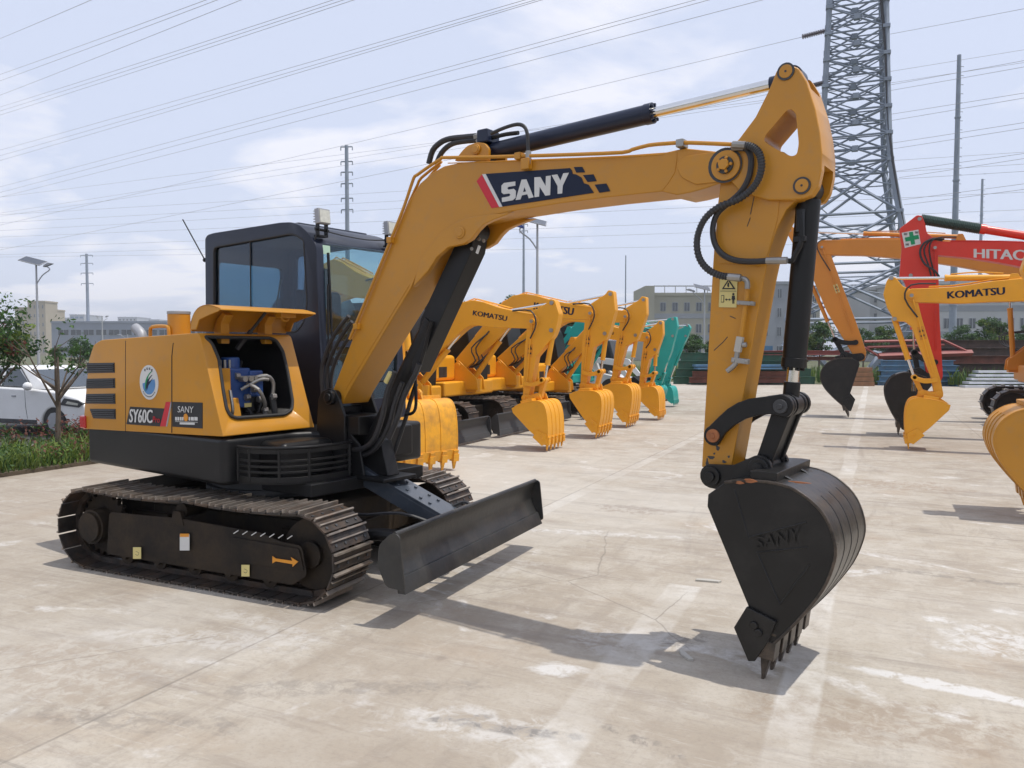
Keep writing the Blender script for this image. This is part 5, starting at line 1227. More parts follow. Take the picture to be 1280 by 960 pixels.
# skid steer loader
lp_ = ground(838, 495); r_ = thing('skid_steer_loader', 'white and black skid steer loader with a black bucket behind the teal excavators', 'loader', (lp_.x-1.7, 25.6, 0), 0)
b = MB(); b.prism(fillet([(-1.3,.25),(-1.35,1.3),(-1.1,1.45),(-.2,1.45),(.0,.9),(.9,.7),(.95,.25)], .08), -.62, .62); b.build('body', WHT, r_, bevel=.03)
b = MB(); b.prism(fillet([(-.6,1.0),(-.55,2.0),(.25,2.0),(.55,.95)], .06), -.42, .42); cb = b.build('cab', KDG, r_, bevel=.03)
b = MB(); b.prism(fillet([(-.45,1.2),(-.42,1.88),(.18,1.88),(.38,1.15)], .05), -.435, .435); b.build('cab_window', GLD, cb)
for sx in (-.75, .45):
    for sy in (-1, 1):
        b = MB(); b.cyl((sx, sy*.64, .36), (sx, sy*.88, .36), .36, 24); b.mi = 1; b.cyl((sx, sy*.88, .36), (sx, sy*.89, .36), .19, 16); b.build('wheel', [RUB, WHT], r_, bevel=.02)
for sy in (-1, 1):
    b = MB(); b.prism(fillet([(-1.2,1.3),(-1.15,1.55),(.6,1.35),(1.1,.75),(1.15,.3),(1.0,.3),(.9,.75),(.5,1.15),(-1.0,1.35)], .04), sy*.66, sy*.76); b.build('lift_arm', WHT, r_, bevel=.01)
b = MB(); b.prism([(1.15,.08),(1.15,.75),(1.25,.8),(1.3,.35),(1.5,.1),(2.25,.06),(2.25,.03),(1.2,.03)], -.95, .95)
for sy in (-.97, .95): b.prism([(1.15,.05),(1.15,.75),(1.25,.8),(2.25,.05)], sy, sy+.02)
b.build('bucket', BLK, r_)

# ---- right row (facing -x)
# nearest yellow with lettered boom
root, T, x0 = mach('excavator', 'yellow excavator facing left in the right row, dark lettering on its low boom', 'excavator', (1135,563), 14.6, 14.6, -1, 3.55)
body_parts(root, KY, 1.0, blade=False)
sp2 = [(1108,352),(1113,346),(1119,347),(1128,358),(1142,364),(1147,372),(1147,378),(1152,398),(1164,438),(1175,474),(1179,493),(1174,499),(1168,495),(1163,470),(1150,437),(1139,408),(1131,402),(1119,402),(1109,385),(1104,368)]
arm_parts(root, KY, (.62,1.35), T(1290,362), T(1139,370), T(1114,348), [T(*p) for p in sp2], T(1173,493), (T(1135,563)[0], .02), T(1118,399), bwidth=.30, mirrorbucket=False, side=1,
          boomw=(.14,.18,.115), text=('KOMATSU', .115, DECN), text_bold=.10, midpts=[T(1345,420), T(1300,368), T(1255,364), T(1200,369)], textpos=(.60,.80), elbow_pin=T(1267,347), boomcyl=True)
yr = root
bt_ = T(1142, 488)
b = MB(); c = Vector((bt_[0], 0, 0)); zt = T(1142, 489)[1]
b.cyl((0,0,0), (0,0,.10), .034, 16); b.cyl((0,0,.10), (0,0,.20), .034, 16, r2=.030); b.cyl((0,0,.20),(0,0,.245),.030,16,r2=.013); b.mi = 1; b.cyl((0,0,.245),(0,0,.275),.015,12)
pb = planeY(1142, 489, 14.6); o = b.build('water_bottle', [glassmat('bottle_plastic', (.85,.88,.9), .15), DECW], None); o.location = pb
tag(o, 'clear plastic water bottle standing on top of the yellow bucket', 'bottle')
# red machine
root, T, x0 = mach('excavator', 'red excavator with white lettering on its boom and a green cross on its arm', 'excavator', (1122,546), 16.9, 16.9, -1, 4.3)
body_parts(root, RED, 1.15, blade=False)
sr = [(1146,270),(1152,271),(1156,281),(1158,292),(1172,303),(1172,322),(1174,400),(1178,470),(1174,480),(1163,478),(1158,470),(1146,400),(1130,352),(1124,345),(1127,310),(1124,287)]
bm_, stk, _ = arm_parts(root, RED, (.7,1.4), T(1330,330), T(1168,311), T(1149,275), [T(*p) for p in sr], T(1168,473), (T(1122,546)[0], .02), T(1138,345), prof=PROF_A, bwidth=.36, mirrorbucket=False, bmat=BKT, linkmat=BLK, side=1,
          boomw=(.16,.24,.13), midpts=[T(1400,420), T(1345,345), T(1290,322), T(1220,314)], text=None, elbow_pin=T(1300,300), armcyl=False, warn=False, st=.13, bt=.14)
Ys = 16.9-.142
q = [planeY(x, y, Ys) for x, y in ((1217,322),(1303,327),(1303,313),(1217,311))]; q = [(-(p.x-x0), -(p.y-16.9), p.z) for p in q]
m = MB(); text_quad(m, 'HITACHI', bil(*q), .10); m.build('lettering', DECW, bm_, smooth=0)
def srp(x, y, off=.133): p = planeY(x, y, 16.9-off); return (-(p.x-x0), off, p.z)
sg = sticker('safety_plate', [srp(1127,291),(srp(1148,287)),srp(1151,305),srp(1131,310)], DECW, stk, nrm=(0,1,0))
sticker('green_cross', [srp(x,y,.138) for x, y in ((1136,290.5),(1141,289.5),(1142,294.5),(1148,293.5),(1149,298.5),(1143,299.5),(1144,305),(1139,306),(1138,301),(1132,302),(1131,297),(1137,295.8))], DECG, stk, nrm=(0,1,0))
for cx_, cy_ in ((1132,292.5),(1146,290.5),(1134,305.5)):
    m = MB()
    for dx in (-1.6, 0, 1.6):
        m.tube([srp(cx_+dx, cy_-1.6, .137), srp(cx_+dx, cy_+1.6, .137)], .005, 4, 1)
    m.tube([srp(cx_-2, cy_, .137), srp(cx_+2, cy_, .137)], .005, 4, 1); m.build('plate_characters', DECB, stk)
A3 = T(1151,274); B3 = T(1225,286); C3 = T(1300,298)
m = MB(); a = Vector((A3[0],0,A3[1])); c = Vector((B3[0],0,B3[1])); m.cyl(a, c, .035, 12); rd = m.build('stick_cylinder_rod', CHR, root)
m = MB(); n_ = 34; P = []
d = (c-a).normalized(); e1 = d.orthogonal().normalized(); e2 = d.cross(e1)
for i in range(n_*10+1): t = i/(n_*10); th_ = 2*math.pi*i/10; P.append(a.lerp(c, t)+(e1*math.cos(th_)+e2*math.sin(th_))*.085)
m.tube(P, .016, 5, 1); m.build('coil_guard', paint('dark_green_spring', (.03,.06,.05), .5), rd)
m = MB(); m.cyl(c, (C3[0],0,C3[1]), .075, 20); m.cyl(c, c+(c-a).normalized()*.1, .09, 20); m.build('stick_cylinder', RED, root, bevel=.004)
m = MB(); pts = [srp(1180,299),srp(1168,298,.2),srp(1155,304,.25),srp(1150,316,.25),(srp(1156,330,.25)),srp(1168,338,.25),srp(1174,346,.2)]; m.tube(pts, .02, 6)
pts = [srp(1178,301),srp(1164,300,.2),srp(1155,312,.22),srp(1160,330,.22),srp(1164,345,.2)]; m.tube(pts, .016, 6); m.build('hydraulic_hose', HOSE, stk)
# orange machine with black bucket, long boom
root, T, x0 = mach('excavator', 'orange excavator with long high boom and hanging black bucket, farthest in the right row', 'excavator', (1061,524), 20.9, 20.9, -1, 4.6)
body_parts(root, ORG, 1.35, half=.93, blade=False)
so_ = [(983,290),(990,283),(1000,292),(1020,303),(1036,306),(1040,322),(1052,355),(1071,405),(1083,440),(1081,450),(1074,452),(1068,446),(1052,420),(1034,390),(1018,352),(1012,330),(1008,318),(1000,310),(992,306)]
bm_, stk, _ = arm_parts(root, ORG, (.9,1.7), T(1260,330), T(1028,310), T(988,289), [T(*p) for p in so_], T(1076,446), (T(1061,524)[0], .02), T(1012,350), prof=PROF_A, bwidth=.42, mirrorbucket=False, bmat=BKT, linkmat=BLK, side=1,
          boomw=(.2,.29,.18), midpts=[T(1330,420), T(1290,352), T(1240,326), T(1160,314), T(1090,310)], elbow_pin=T(1200,296), st=.14, bt=.15, warn=True)
p = srp = None
# nearest right-hand bucket, cut by the frame edge
r2 = thing('excavator', 'yellow excavator at the right edge, only the back of its bucket showing', 'excavator', (5.0, 9.15, 0), math.pi)
arm_parts(r2, KY, (.65,1.3), (1.7,2.8), (3.15,2.5), (3.55,2.68), [(3.47,2.68),(3.52,2.76),(3.62,2.72),(3.70,2.45),(3.60,2.2),(3.50,2.02),(3.4,1.6),(3.3,1.12),(3.25,1.04),(3.18,1.08),(3.14,1.9),(3.02,2.4),(3.1,2.62)], (3.24,1.08), (3.56,.04), (3.6,2.25), prof=PROF_A, bwidth=.40, bmat=YEL, tmat=YEL)
body_parts(r2, KY, 1.0)
# ================================================================== surroundings
def cam_yaw(rz=0): return Matrix.Rotation(YAW+rz, 4, 'Z')
ASPH = paint('asphalt', (.055,.055,.055), .9, .2, .5)
WALLC= paint('cream_wall', (.34,.33,.27), .8, .08, .15)
WALLG= paint('grey_wall', (.27,.29,.32), .8, .08, .15)
WALLW= paint('pale_wall', (.42,.43,.44), .8, .06, .1)
WALLB= paint('beige_wall', (.42,.37,.29), .8, .06, .1)
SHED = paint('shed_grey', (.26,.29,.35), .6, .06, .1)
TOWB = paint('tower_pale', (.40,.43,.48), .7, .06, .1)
WPANE= paint('window_glass', (.045,.06,.075), .12, .3, .3, spec=.9)
WFR  = paint('window_frame', (.30,.32,.34), .5, .05, 1)
BARK = paint('bark', (.13,.10,.075), .9, .25, 6, bump=.4)
LEAF = paint('leaf_green', (.055,.125,.024), .55, .45, 1.2); LEAF2 = paint('leaf_dark', (.036,.085,.024), .55, .4, 1.5); LEAFR = paint('leaf_red', (.16,.055,.035), .6, .35, 2.5)
LEAFY = paint('leaf_bright', (.13,.19,.03), .6, .35, 2.0)
for m_ in (LEAF, LEAF2, LEAFR, LEAFY):
    b_ = m_.node_tree.nodes['Principled BSDF']; tr_n = m_.node_tree.nodes.new('ShaderNodeBsdfTranslucent'); mx_ = m_.node_tree.nodes.new('ShaderNodeMixShader'); mx_.inputs[0].default_value = .35
    src = b_.inputs['Base Color'].links[0].from_socket; m_.node_tree.links.new(src, tr_n.inputs[0]); m_.node_tree.links.new(b_.outputs[0], mx_.inputs[1]); m_.node_tree.links.new(tr_n.outputs[0], mx_.inputs[2]); m_.node_tree.links.new(mx_.outputs[0], m_.node_tree.nodes['Material Output'].inputs[0])

# ---- ground sheets beyond the yard
b = MB(); b.box(-60, -12.4, -20, 60, -.2, -.02); struct(b.build('parking_area', ASPH, None, smooth=0))
b = MB(); b.box(-12.4, -10.252, -12, 40, -.2, .05); struct(b.build('verge_soil', paint('verge_soil', (.10,.075,.05), .95, .3, 4, dirt=.5, dirtcol=(.05,.05,.025)), None, smooth=0))
b = MB(); b.box(-12.55, -12.40, -12, 40, -.2, .10); struct(b.build('kerb', paint('kerb_stone', (.35,.34,.32), .85, .1, 2), None, smooth=0))

def blades(name, n, fx0, fy0, mats, h0, h1, wd, lean=.5, label=None, density=None):
    b = MB()
    for i in range(n):
        x = random.uniform(*fx0); y = fy0[0]+(fy0[1]-fy0[0])*random.random()**1.8
        h = random.uniform(h0, h1); a = random.uniform(0, 6.28); l = random.uniform(0, lean)*h; w = wd*random.uniform(.6, 1.4)
        d = Vector((math.cos(a), math.sin(a), 0)); e = Vector((-d.y, d.x, 0)); p = Vector((x, y, .04))
        b.mi = random.randrange(len(mats))
        m1 = p+d*l*.35+Vector((0,0,h*.6)); t = p+d*l+Vector((0,0,h))
        b.add([p-e*w, p+e*w, m1+e*w*.8, m1-e*w*.8, t], [(0,1,2,3),(3,2,4)])
    o = b.build(name, mats, None, smooth=0, recalc=False); o['kind'] = 'stuff'; return o
def leafcloud(b, c, r, n, size, squash=(1,1,1), shell=.35):
    for i in range(n):
        while True:
            q = Vector((random.uniform(-1,1), random.uniform(-1,1), random.uniform(-1,1)))
            if shell < q.length <= 1: break
        p = Vector(c)+Vector((q.x*r*squash[0], q.y*r*squash[1], q.z*r*squash[2]))
        nrm = (q.normalized()*.6+Vector((random.uniform(-1,1), random.uniform(-1,1), random.uniform(-.2,1)))).normalized(); a = nrm.orthogonal().normalized(); a = (Matrix.Rotation(random.uniform(0,6.28), 3, nrm) @ a); e = nrm.cross(a); s = size*random.uniform(.6, 1.4)
        b.add([p-a*s, p+e*s*.45, p+a*s, p-e*s*.45], [(0,1,2,3)])
blades('grass', 14000, (-12.1,-10.25), (4.0,22), [LEAFY, LEAF, LEAFY], .08, .34, .010, 1.4)
b = MB()
for i in range(170):
    b.mi = 0 if random.random() < .5 else 1; x = random.uniform(-12.3,-11.6); y = random.uniform(5, 20); leafcloud(b, (x, y, .30), random.uniform(.18,.34), 90, .032)
for i in range(130):
    b.mi = random.choice((0,1,1,2)); x = random.uniform(-11.4,-10.3); y = 4+14*random.random()**1.4; leafcloud(b, (x, y, .16), random.uniform(.12,.26), 60, .03)
o = b.build('ground_cover', [LEAFR, LEAF, LEAFY], None, smooth=0, recalc=False); o['kind'] = 'stuff'
blades('roadside_grass', 9000, (-14,40), (41.5,50), [LEAFY, LEAF], .3, .9, .03, .6)

# ---- trees
def tree_proto(name, h, r, trunk_r, n_clump, n_leaf, leaf, mats, trunk_h=None, seed=1, squash=1.0, limbs=7, open_=False):
    random.seed(seed); root = bpy.data.objects.new(name, None); COL.objects.link(root)
    th_ = trunk_h or h*.35; b = MB()
    b.tube([(0,0,-.1),(.03,.02,th_*.5),(.0,.05,th_),(.05,.02,h*.75)], [trunk_r*1.2]*1+[trunk_r]*0 or trunk_r, 8, 1) if False else b.tube([(0,0,-.1),(.02,.01,th_*.5),(0,.04,th_),(.04,.02,h*.72)], [trunk_r*1.25, trunk_r, trunk_r*.8, trunk_r*.3], 8, 1)
    ends = []
    for i in range(limbs):
        a = 6.28*i/limbs+random.uniform(-.4,.4); z0 = th_*random.uniform(.75,1.3); rr = r*random.uniform(.5,.85); z1 = z0+(h-z0)*random.uniform(.35,.8)
        e = Vector((math.cos(a)*rr, math.sin(a)*rr, z1)); mid = Vector((math.cos(a)*rr*.45, math.sin(a)*rr*.45, z0+(z1-z0)*.45))
        b.tube([(0,.02,z0), mid, e], [trunk_r*.5, trunk_r*.35, trunk_r*.12], 6, 1); ends.append(e)
        for k in range(2):
            f_ = mid.lerp(e, random.uniform(.3,.9)); g = f_+Vector((random.uniform(-.4,.4)*r, random.uniform(-.4,.4)*r, random.uniform(.1,.4)*r)); b.tube([f_, g], [trunk_r*.2, trunk_r*.08], 5, 1); ends.append(g)
    b.build('trunk', BARK, root)
    b = MB()
    for i in range(n_clump):
        b.mi = random.randrange(len(mats))
        if open_ or random.random() < .4:
            c = random.choice(ends)+Vector((random.uniform(-.15,.15), random.uniform(-.15,.15), random.uniform(-.1,.2)))*r
        else:
            while True:
                q = Vector((random.uniform(-1,1), random.uniform(-1,1), random.uniform(-1,1)))
                if .3 < q.length < 1: break
            c = Vector((q.x*r*.8, q.y*r*.8, th_+(h-th_)*(.5+.42*q.z*squash)))
        leafcloud(b, c, r*random.uniform(.16,.34), n_leaf, leaf, (1,1,.75), 0)
    b.build('crown', mats, root, smooth=0, recalc=False); return root
def place_tree(proto, loc, rz, s, label, group, first):
    o = proto if first else dup(proto); o.location = loc; o.rotation_euler = (0,0,rz); o.scale = (s, s, s)
    tag(o, label, 'tree', group); return o
pA = tree_proto('tree', 5.2, 1.55, .09, 80, 55, .10, [LEAF, LEAF2], seed=3); pB = tree_proto('tree', 4.6, 1.3, .08, 66, 55, .10, [LEAF, LEAF2, LEAFY], seed=8)
spots = [(862,2.9,'leafy tree low before the office block, right of the teal arm tip'),(843,2.3,'low bushy tree just behind the teal arm tip'),(893,2.6,'leafy tree hidden mostly behind the big yellow stick'),
 (1024,3.5,'green tree seen between the black cylinder and the orange arm'),(1079,3.2,'small tree right of the hanging orange arm'),(1108,3.4,'round tree behind the lettered yellow arm'),(1003,2.4,'low tree just right of the black bucket cylinder'),
 (1146,2.9,'tree hidden behind the red arm'),(1204,3.5,'round tree between the two steel pole bases at right'),(1244,3.7,'broad round tree beside the right hand pole'),(1286,3.4,'tree cut by the right edge of the picture')]
used = {}
for i, (x, h, lab) in enumerate(spots):
    pr = (pA, pB)[i % 2]; hh = (5.2, 4.6)[i % 2]; Z = 47+3*(i % 3); q = atdist(x, 438, Z)
    place_tree(pr, (q.x, q.y, -.05), i*1.3, h/hh*1.02, lab, 'trees beyond the steel stacks', pr.name not in used); used[pr.name] = 1
for i, (x, Z, s, lab) in enumerate(((100,40,.46,'leafy bushy tree low behind the parked car'),(70,52,.42,'distant green tree left of the thin pole'),(125,60,.42,'green tree far behind the engine hood'),(585,46,1.0,'tree seen through the cab glass of the yellow row'),(640,48,1.0,'tree behind the second yellow cab'),(715,50,1.0,'tree behind the third yellow cab'))):
    q = atdist(x, 438, Z); o = dup((pA, pB)[i % 2]); o.location = (q.x, q.y, 0); o.scale = (s,)*3; o.rotation_euler = (0,0,i*2.1); tag(o, lab, 'tree', 'trees beyond the rows')
pC = tree_proto('tree', 3.4, 1.15, .07, 95, 60, .05, [LEAF2, LEAF, LEAF2, LEAF, LEAFY, LEAFR], seed=21, trunk_h=1.2, limbs=8)
q = atdist(-26, 470, 12.6); pC.location = (q.x, q.y, 0); pC.scale = (.80,.80,.80); tag(pC, 'dense dark green tree with reddish tips at the left edge', 'tree')
pD = tree_proto('tree', 2.15, .78, .040, 24, 8, .040, [LEAF, LEAF2, LEAF], seed=33, trunk_h=.85, limbs=9, open_=True)
q = ground(70, 560); q = atdist(71, 540, 12.2); pD.location = (q.x, q.y, 0); tag(pD, 'thin young tree with sparse leaves in the verge before the white car', 'tree')
random.seed(11)

# ---- white car
cx0 = atdist(109, 502, 14.1); cr_t = thing('parked_car', 'white car parked nose right behind the planted verge at left', 'car', (cx0.x-.55, cx0.y+1.1, 0), R(4)); cr_t.scale = (.93,.93,.93)
b = MB()
low = [(-4.3,.28),(-4.32,.60),(-4.2,.98),(-3.2,1.02),(-1.55,.98),(-.75,.93),(-.12,.80),(.06,.66),(.10,.40),(.05,.25)]
def arch(c, r, n=9): return [(c+r*math.cos(math.pi*i/n), .22+r*math.sin(math.pi*i/n)*1.02) for i in range(n+1)]
prof = fillet(low, .06, 3) + arch(-.82, .36)+ arch(-3.5, .36)
b.prism(prof, -.90, .90); b.build('body', WHT, cr_t, bevel=.07, seg=4)
roof = fillet([(-4.1,.98),(-3.45,1.36),(-2.9,1.44),(-2.2,1.44),(-1.8,1.38),(-.95,.96)], .15, 4)
b = MB(); k = len(roof); vs = [(x, -.86+(z-.96)*.42, z) for x, z in roof]+[(x, .86-(z-.96)*.42, z) for x, z in roof]
b.add(vs, [list(range(k))[::-1], list(range(k, 2*k))]+[(i,(i+1)%k,k+(i+1)%k,k+i) for i in range(k)]); cabn = b.build('roof', WHT, cr_t, bevel=.04, seg=3)
gl = lambda x, z, o=.008: (x, -.86+(z-.96)*.42-o, z)
for nm, q in (('side_window', [(-1.55,1.02),(-2.42,1.04),(-2.42,1.36),(-2.05,1.37)]), ('side_window', [(-2.50,1.04),(-3.6,1.06),(-3.15,1.33),(-2.50,1.36)])):
    b = MB(); v = [gl(*p) for p in q]+[gl(p[0], p[1], -.01) for p in q]; b.add(v, [(0,1,2,3),(7,6,5,4)]+[(i,(i+1)%4,4+(i+1)%4,4+i) for i in range(4)]); b.build(nm, WPANE, cabn, smooth=0)
b = MB(); b.add([(-1.02,-.76,1.005),(-1.02,.76,1.005),(-1.74,.66,1.365),(-1.74,-.66,1.365),(-1.05,-.76,.985),(-1.05,.76,.985),(-1.80,.66,1.365),(-1.80,-.66,1.365)], [(0,1,2,3),(7,6,5,4),(0,4,5,1),(1,5,6,2),(2,6,7,3),(3,7,4,0)]); b.build('windscreen', WPANE, cabn, smooth=0)
for xx in (-.82, -3.5):
    for sy in (-1, 1):
        b = MB(); b.cyl((xx, sy*.70, .31), (xx, sy*.89, .31), .31, 28); w_ = b.build('wheel', RUB, cr_t, bevel=.02)
        b = MB(); b.cyl((xx, sy*.885, .31), (xx, sy*.90, .31), .19, 10); 
        b.build('rim', GREYM, w_, bevel=.01)
for sy in (-1, 1):
    b = MB(); b.prism([(-.62,.66),(-.10,.62),(.02,.70),(-.12,.765),(-.5,.80)], sy*.80, sy*.915); b.mi = 1; b.prism([(-.45,.685),(-.12,.66),(-.10,.70),(-.4,.74)], sy*.915, sy*.92); b.build('headlight', [KDG, LENS], cr_t, bevel=.01)
    b = MB(); b.sphere((-1.42, sy*1.0, 1.03), .12, 12, (.9,.7,.75)); b.build('wing_mirror', WHT, cr_t)
b = MB(); b.box(.03,.105,-.6,.6,.42,.58); b.build('radiator_grille', BLK, cr_t, bevel=.01)
for xx in (-1.62,-2.46,-3.3):
    b = MB(); b.tube([(xx+.05,-.899,.34),(xx,-.903,.6),(xx-.02,-.897,.98)], .005, 5, 2); b.build('door_gap', KDG, cr_t)
b = MB(); b.box(-3.1,-1.3,-.91,-.86,.24,.33); b.build('sill_trim', KDG, cr_t, bevel=.01)
b = MB(); b.tube([gl(-1.50,1.005,.012), gl(-3.66,1.045,.012), gl(-3.2,1.355,.012), gl(-2.0,1.395,.012), gl(-1.5,1.02,.012)], .012, 6, 1); b.build('window_trim', KDG, cabn)
b = MB(); b.box(-.02,.09,-.78,-.60,.32,.44); b.build('fog_lamp', LENS, cr_t, bevel=.01)
b = MB(); b.box(-3.1,-3.0+.05,-.905,-.90,.80,.82); b.box(-2.02,-1.90,-.915,-.90,.80,.83); b.build('door_handle', GREYM, cr_t)
# orange car roof glimpsed behind
# ---- buildings
def building(name, label, x0, x1, ytop, Z, depth, wall, rows=3, cols=6, win=(.55,.5), rz=0, band=None, base=0.0, sill=.0, cat='building', rooftop=True, wincol=None, xm=.03):
    A0 = atdist(x0, 438, Z); W_ = (x1-x0)*Z/FPX; Hh = CAMH+(438-ytop)*Z/FPX
    root = thing(name, label, cat, (A0.x, A0.y, 0), YAW+rz)
    b = MB(); b.box(0, W_, 0, depth, -1, Hh); wl = b.build('wall', wall, root, smooth=0)
    if rooftop:
        b = MB(); t = .25; b.box(-.15, W_+.15, -.15, .1, Hh, Hh+.5); b.box(-.15, W_+.15, depth-.1, depth+.15, Hh, Hh+.5); b.box(-.15, .1, .1, depth-.1, Hh, Hh+.5); b.box(W_-.1, W_+.15, .1, depth-.1, Hh, Hh+.5); b.build('parapet', wall, root, smooth=0)
    fh = (Hh-base)/rows; cw = W_*(1-2*xm)/cols; proto = None
    b = MB(); ww, wh = cw*win[0], fh*win[1]
    b.box(0, ww, -.06, .02, 0, wh); b.mi = 1; b.box(.08, ww*.5-.05, -.075, -.05, .08, wh-.08); b.box(ww*.5+.05, ww-.08, -.075, -.05, .08, wh-.08)
    proto = b.build('window', [WFR, wincol or WPANE], root, smooth=0); first = True
    for r_ in range(rows):
        for c in range(cols):
            o = proto if first else proto.copy()
            if not first: COL.objects.link(o)
            first = False; o.location = (W_*xm+c*cw+cw*(1-win[0])/2, 0, base+r_*fh+fh*.28)
    if band:
        for r_ in range(rows):
            b = MB(); b.box(-.05, W_+.05, -.045, .0, base+r_*fh-fh*.05, base+r_*fh+fh*.18); b.build('wall_band', band, root, smooth=0)
    return root, W_, Hh
ofc, W_, Hh = building('office_building', 'long cream office block with grey bands beyond the yard, left of the tall stick', 817, 944, 370, 128, 14, WALLC, 3, 8, (.5,.42), band=WALLG)
b = MB(); 
for i in range(10): b.box(W_*i/9.5-.06, W_*i/9.5+.06, .1, .2, Hh+.5, Hh+1.5)
b.box(0, W_, .1, .2, Hh+1.5, Hh+1.7); b.build('roof_railing', WALLW, ofc, smooth=0)
b = MB(); b.box(-1.5, 0, -.5, 12, -1, Hh+1.6); b.build('stair_block', WALLC, ofc, smooth=0)
building('office_building', 'taller stair tower of the cream office block, seen right of the stick', 944, 986, 356, 126, 16, WALLG, 4, 2, (.35,.5), xm=.1)
building('office_building', 'cream office wing right of its grey stair tower, behind the black cylinder', 986, 1024, 362, 128, 14, WALLC, 4, 3, (.4,.4), band=WALLG)
building('apartment_block', 'narrow pale block rising left of the red arm', 1086, 1122, 363, 120, 14, WALLW, 4, 3, (.3,.42), rz=R(-4))
building('factory_building', 'long pale factory block with square windows behind the lettered yellow boom', 1122, 1300, 356, 112, 18, WALLW, 3, 11, (.55,.42), rz=R(-4), band=WALLG)
building('apartment_block', 'beige apartment block left of the street lamp', 36, 58, 378, 260, 7, WALLB, 6, 4, (.3,.4))
building('apartment_block', 'low beige block beside the left street lamp', 20, 40, 386, 265, 20, WALLB, 5, 3, (.3,.4))
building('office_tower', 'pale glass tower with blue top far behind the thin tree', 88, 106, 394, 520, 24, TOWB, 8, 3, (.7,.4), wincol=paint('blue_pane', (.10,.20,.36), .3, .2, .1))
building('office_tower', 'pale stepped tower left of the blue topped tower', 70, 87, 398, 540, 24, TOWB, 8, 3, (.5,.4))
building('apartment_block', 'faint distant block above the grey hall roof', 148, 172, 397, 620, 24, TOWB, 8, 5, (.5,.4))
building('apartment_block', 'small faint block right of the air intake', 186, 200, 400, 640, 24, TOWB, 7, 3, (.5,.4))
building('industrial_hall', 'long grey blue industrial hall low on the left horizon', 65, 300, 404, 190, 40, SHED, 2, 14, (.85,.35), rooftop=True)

# ---- lattice pylon
pq = atdist(1062, 438, 62); py = thing('pylon', 'tall grey steel lattice pylon behind the right row', 'pylon', (pq.x, pq.y, 0), R(4))
lv = [(0,6.2),(4,5.35),(8.2,4.4),(12,3.6),(16.0,2.85),(18,2.72),(20,2.62),(22,2.53),(24,2.45),(26,2.37),(28,2.3),(30,2.22),(32.5,2.12),(35,2.0),(38,1.8),(42,1.4)]
def hw_(z):
    for (z0, a), (z1, c) in zip(lv[:-1], lv[1:]):
        if z0 <= z <= z1: return a+(c-a)*(z-z0)/(z1-z0)
    return lv[-1][1]
cor = lambda i, z: Vector(((-1,1,1,-1)[i]*hw_(z)*.86, (-1,-1,1,1)[i]*hw_(z)*.86, z))
def bar(m, a, c, w=.09):
    a = Vector(a); c = Vector(c); d = (c-a); l = d.length; d.normalize(); e = d.orthogonal().normalized(); f_ = d.cross(e); m.obox((a+c)/2, (l, w, w), Matrix((d, e, f_)).transposed())
for i in range(4):
    m = MB()
    for (z0, _), (z1, _) in zip(lv[:-1], lv[1:]): bar(m, cor(i, z0-.3 if z0 == 0 else z0), cor(i, z1), .34 if z0 < 16 else .30)
    for z in [q[0] for q in lv]: m.obox(cor(i, z), (.5,.5,.25), Matrix.Identity(3))
    m.build('leg', GALV, py, smooth=0)
for f_ in range(4):
    m = MB(); i, j = f_, (f_+1) % 4
    for (z0, _), (z1, _) in zip(lv[:-1], lv[1:]):
        A0, B0, A1, B1 = cor(i, z0), cor(j, z0), cor(i, z1), cor(j, z1)
        w = .15 if z0 < 16 else .11
        bar(m, A0, B1, w); bar(m, B0, A1, w); 
        if z0 > 0: bar(m, A0, B0, w)
        M0 = (A0+B0+A1+B1)/4; 
        if z0 >= 16: bar(m, A0.lerp(A1,.5), B0.lerp(B1,.5), .08); bar(m, (A0+B0)/2, A0.lerp(A1,.5), .07); bar(m, (A0+B0)/2, B0.lerp(B1,.5), .07); m.obox(M0, (.45,.45,.4), Matrix.Identity(3))
        else:
            for t in (.25, .75):
                bar(m, A0.lerp(A1, t), A0.lerp(B1, t), .07); bar(m, B0.lerp(B1, t), B0.lerp(A1, t), .07); bar(m, A0.lerp(A1, .5), A0.lerp(B1, t), .07); bar(m, B0.lerp(B1, .5), B0.lerp(A1, t), .07)
    m.build('bracing', GALV, py, smooth=0)
for z in (16, 20, 24, 28, 32.5):
    m = MB(); bar(m, cor(0, z), cor(2, z), .10); bar(m, cor(1, z), cor(3, z), .10); m.build('cross_bracing', GALV, py, smooth=0)
for z in (36, 41):
    for s in (-1, 1):
        m = MB(); bar(m, (s*1.2,-1.0,z), (s*8,0,z+.4), .14); bar(m, (s*1.2,1.0,z), (s*8,0,z+.4), .14); bar(m, (s*1.1,0,z+2), (s*8,0,z+.4), .12); m.build('cross_arm', GALV, py, smooth=0)
m = MB(); 
m.tube([cor(1, 33)+Vector((-.8,0,0)), cor(1, 30)+Vector((-.5,0,0)), cor(1, 24)+Vector((-.1,-.1,0)), cor(1, 18)+Vector((0,-.1,0)), cor(1, 10)+Vector((0,-.1,0)), cor(1, 1)], .10, 6, 3); m.build('down_cable', HOSE, py)
for (xa, ya, xb, yb) in ((1003,46,1034,38),(1012,108,1032,103)):
    m = MB(); a = atdist(xa, ya, 60); c = atdist(xb, yb, 60); n_ = 11
    Mi = (Matrix.Translation(py.location) @ Matrix.Rotation(py.rotation_euler.z, 4, 'Z')).inverted(); a = Mi @ a; c = Mi @ c
    for k in range(n_):
        p = a.lerp(c, (k+.5)/n_); d = (c-a).normalized(); m.cyl(p-d*.05, p+d*.05, .20, 12, r2=.07)
    m.cyl(a, c+(c-a)*.25, .06, 6); m.build('insulator_string', paint('insulator', (.16,.13,.14), .3, .1, 5), py)

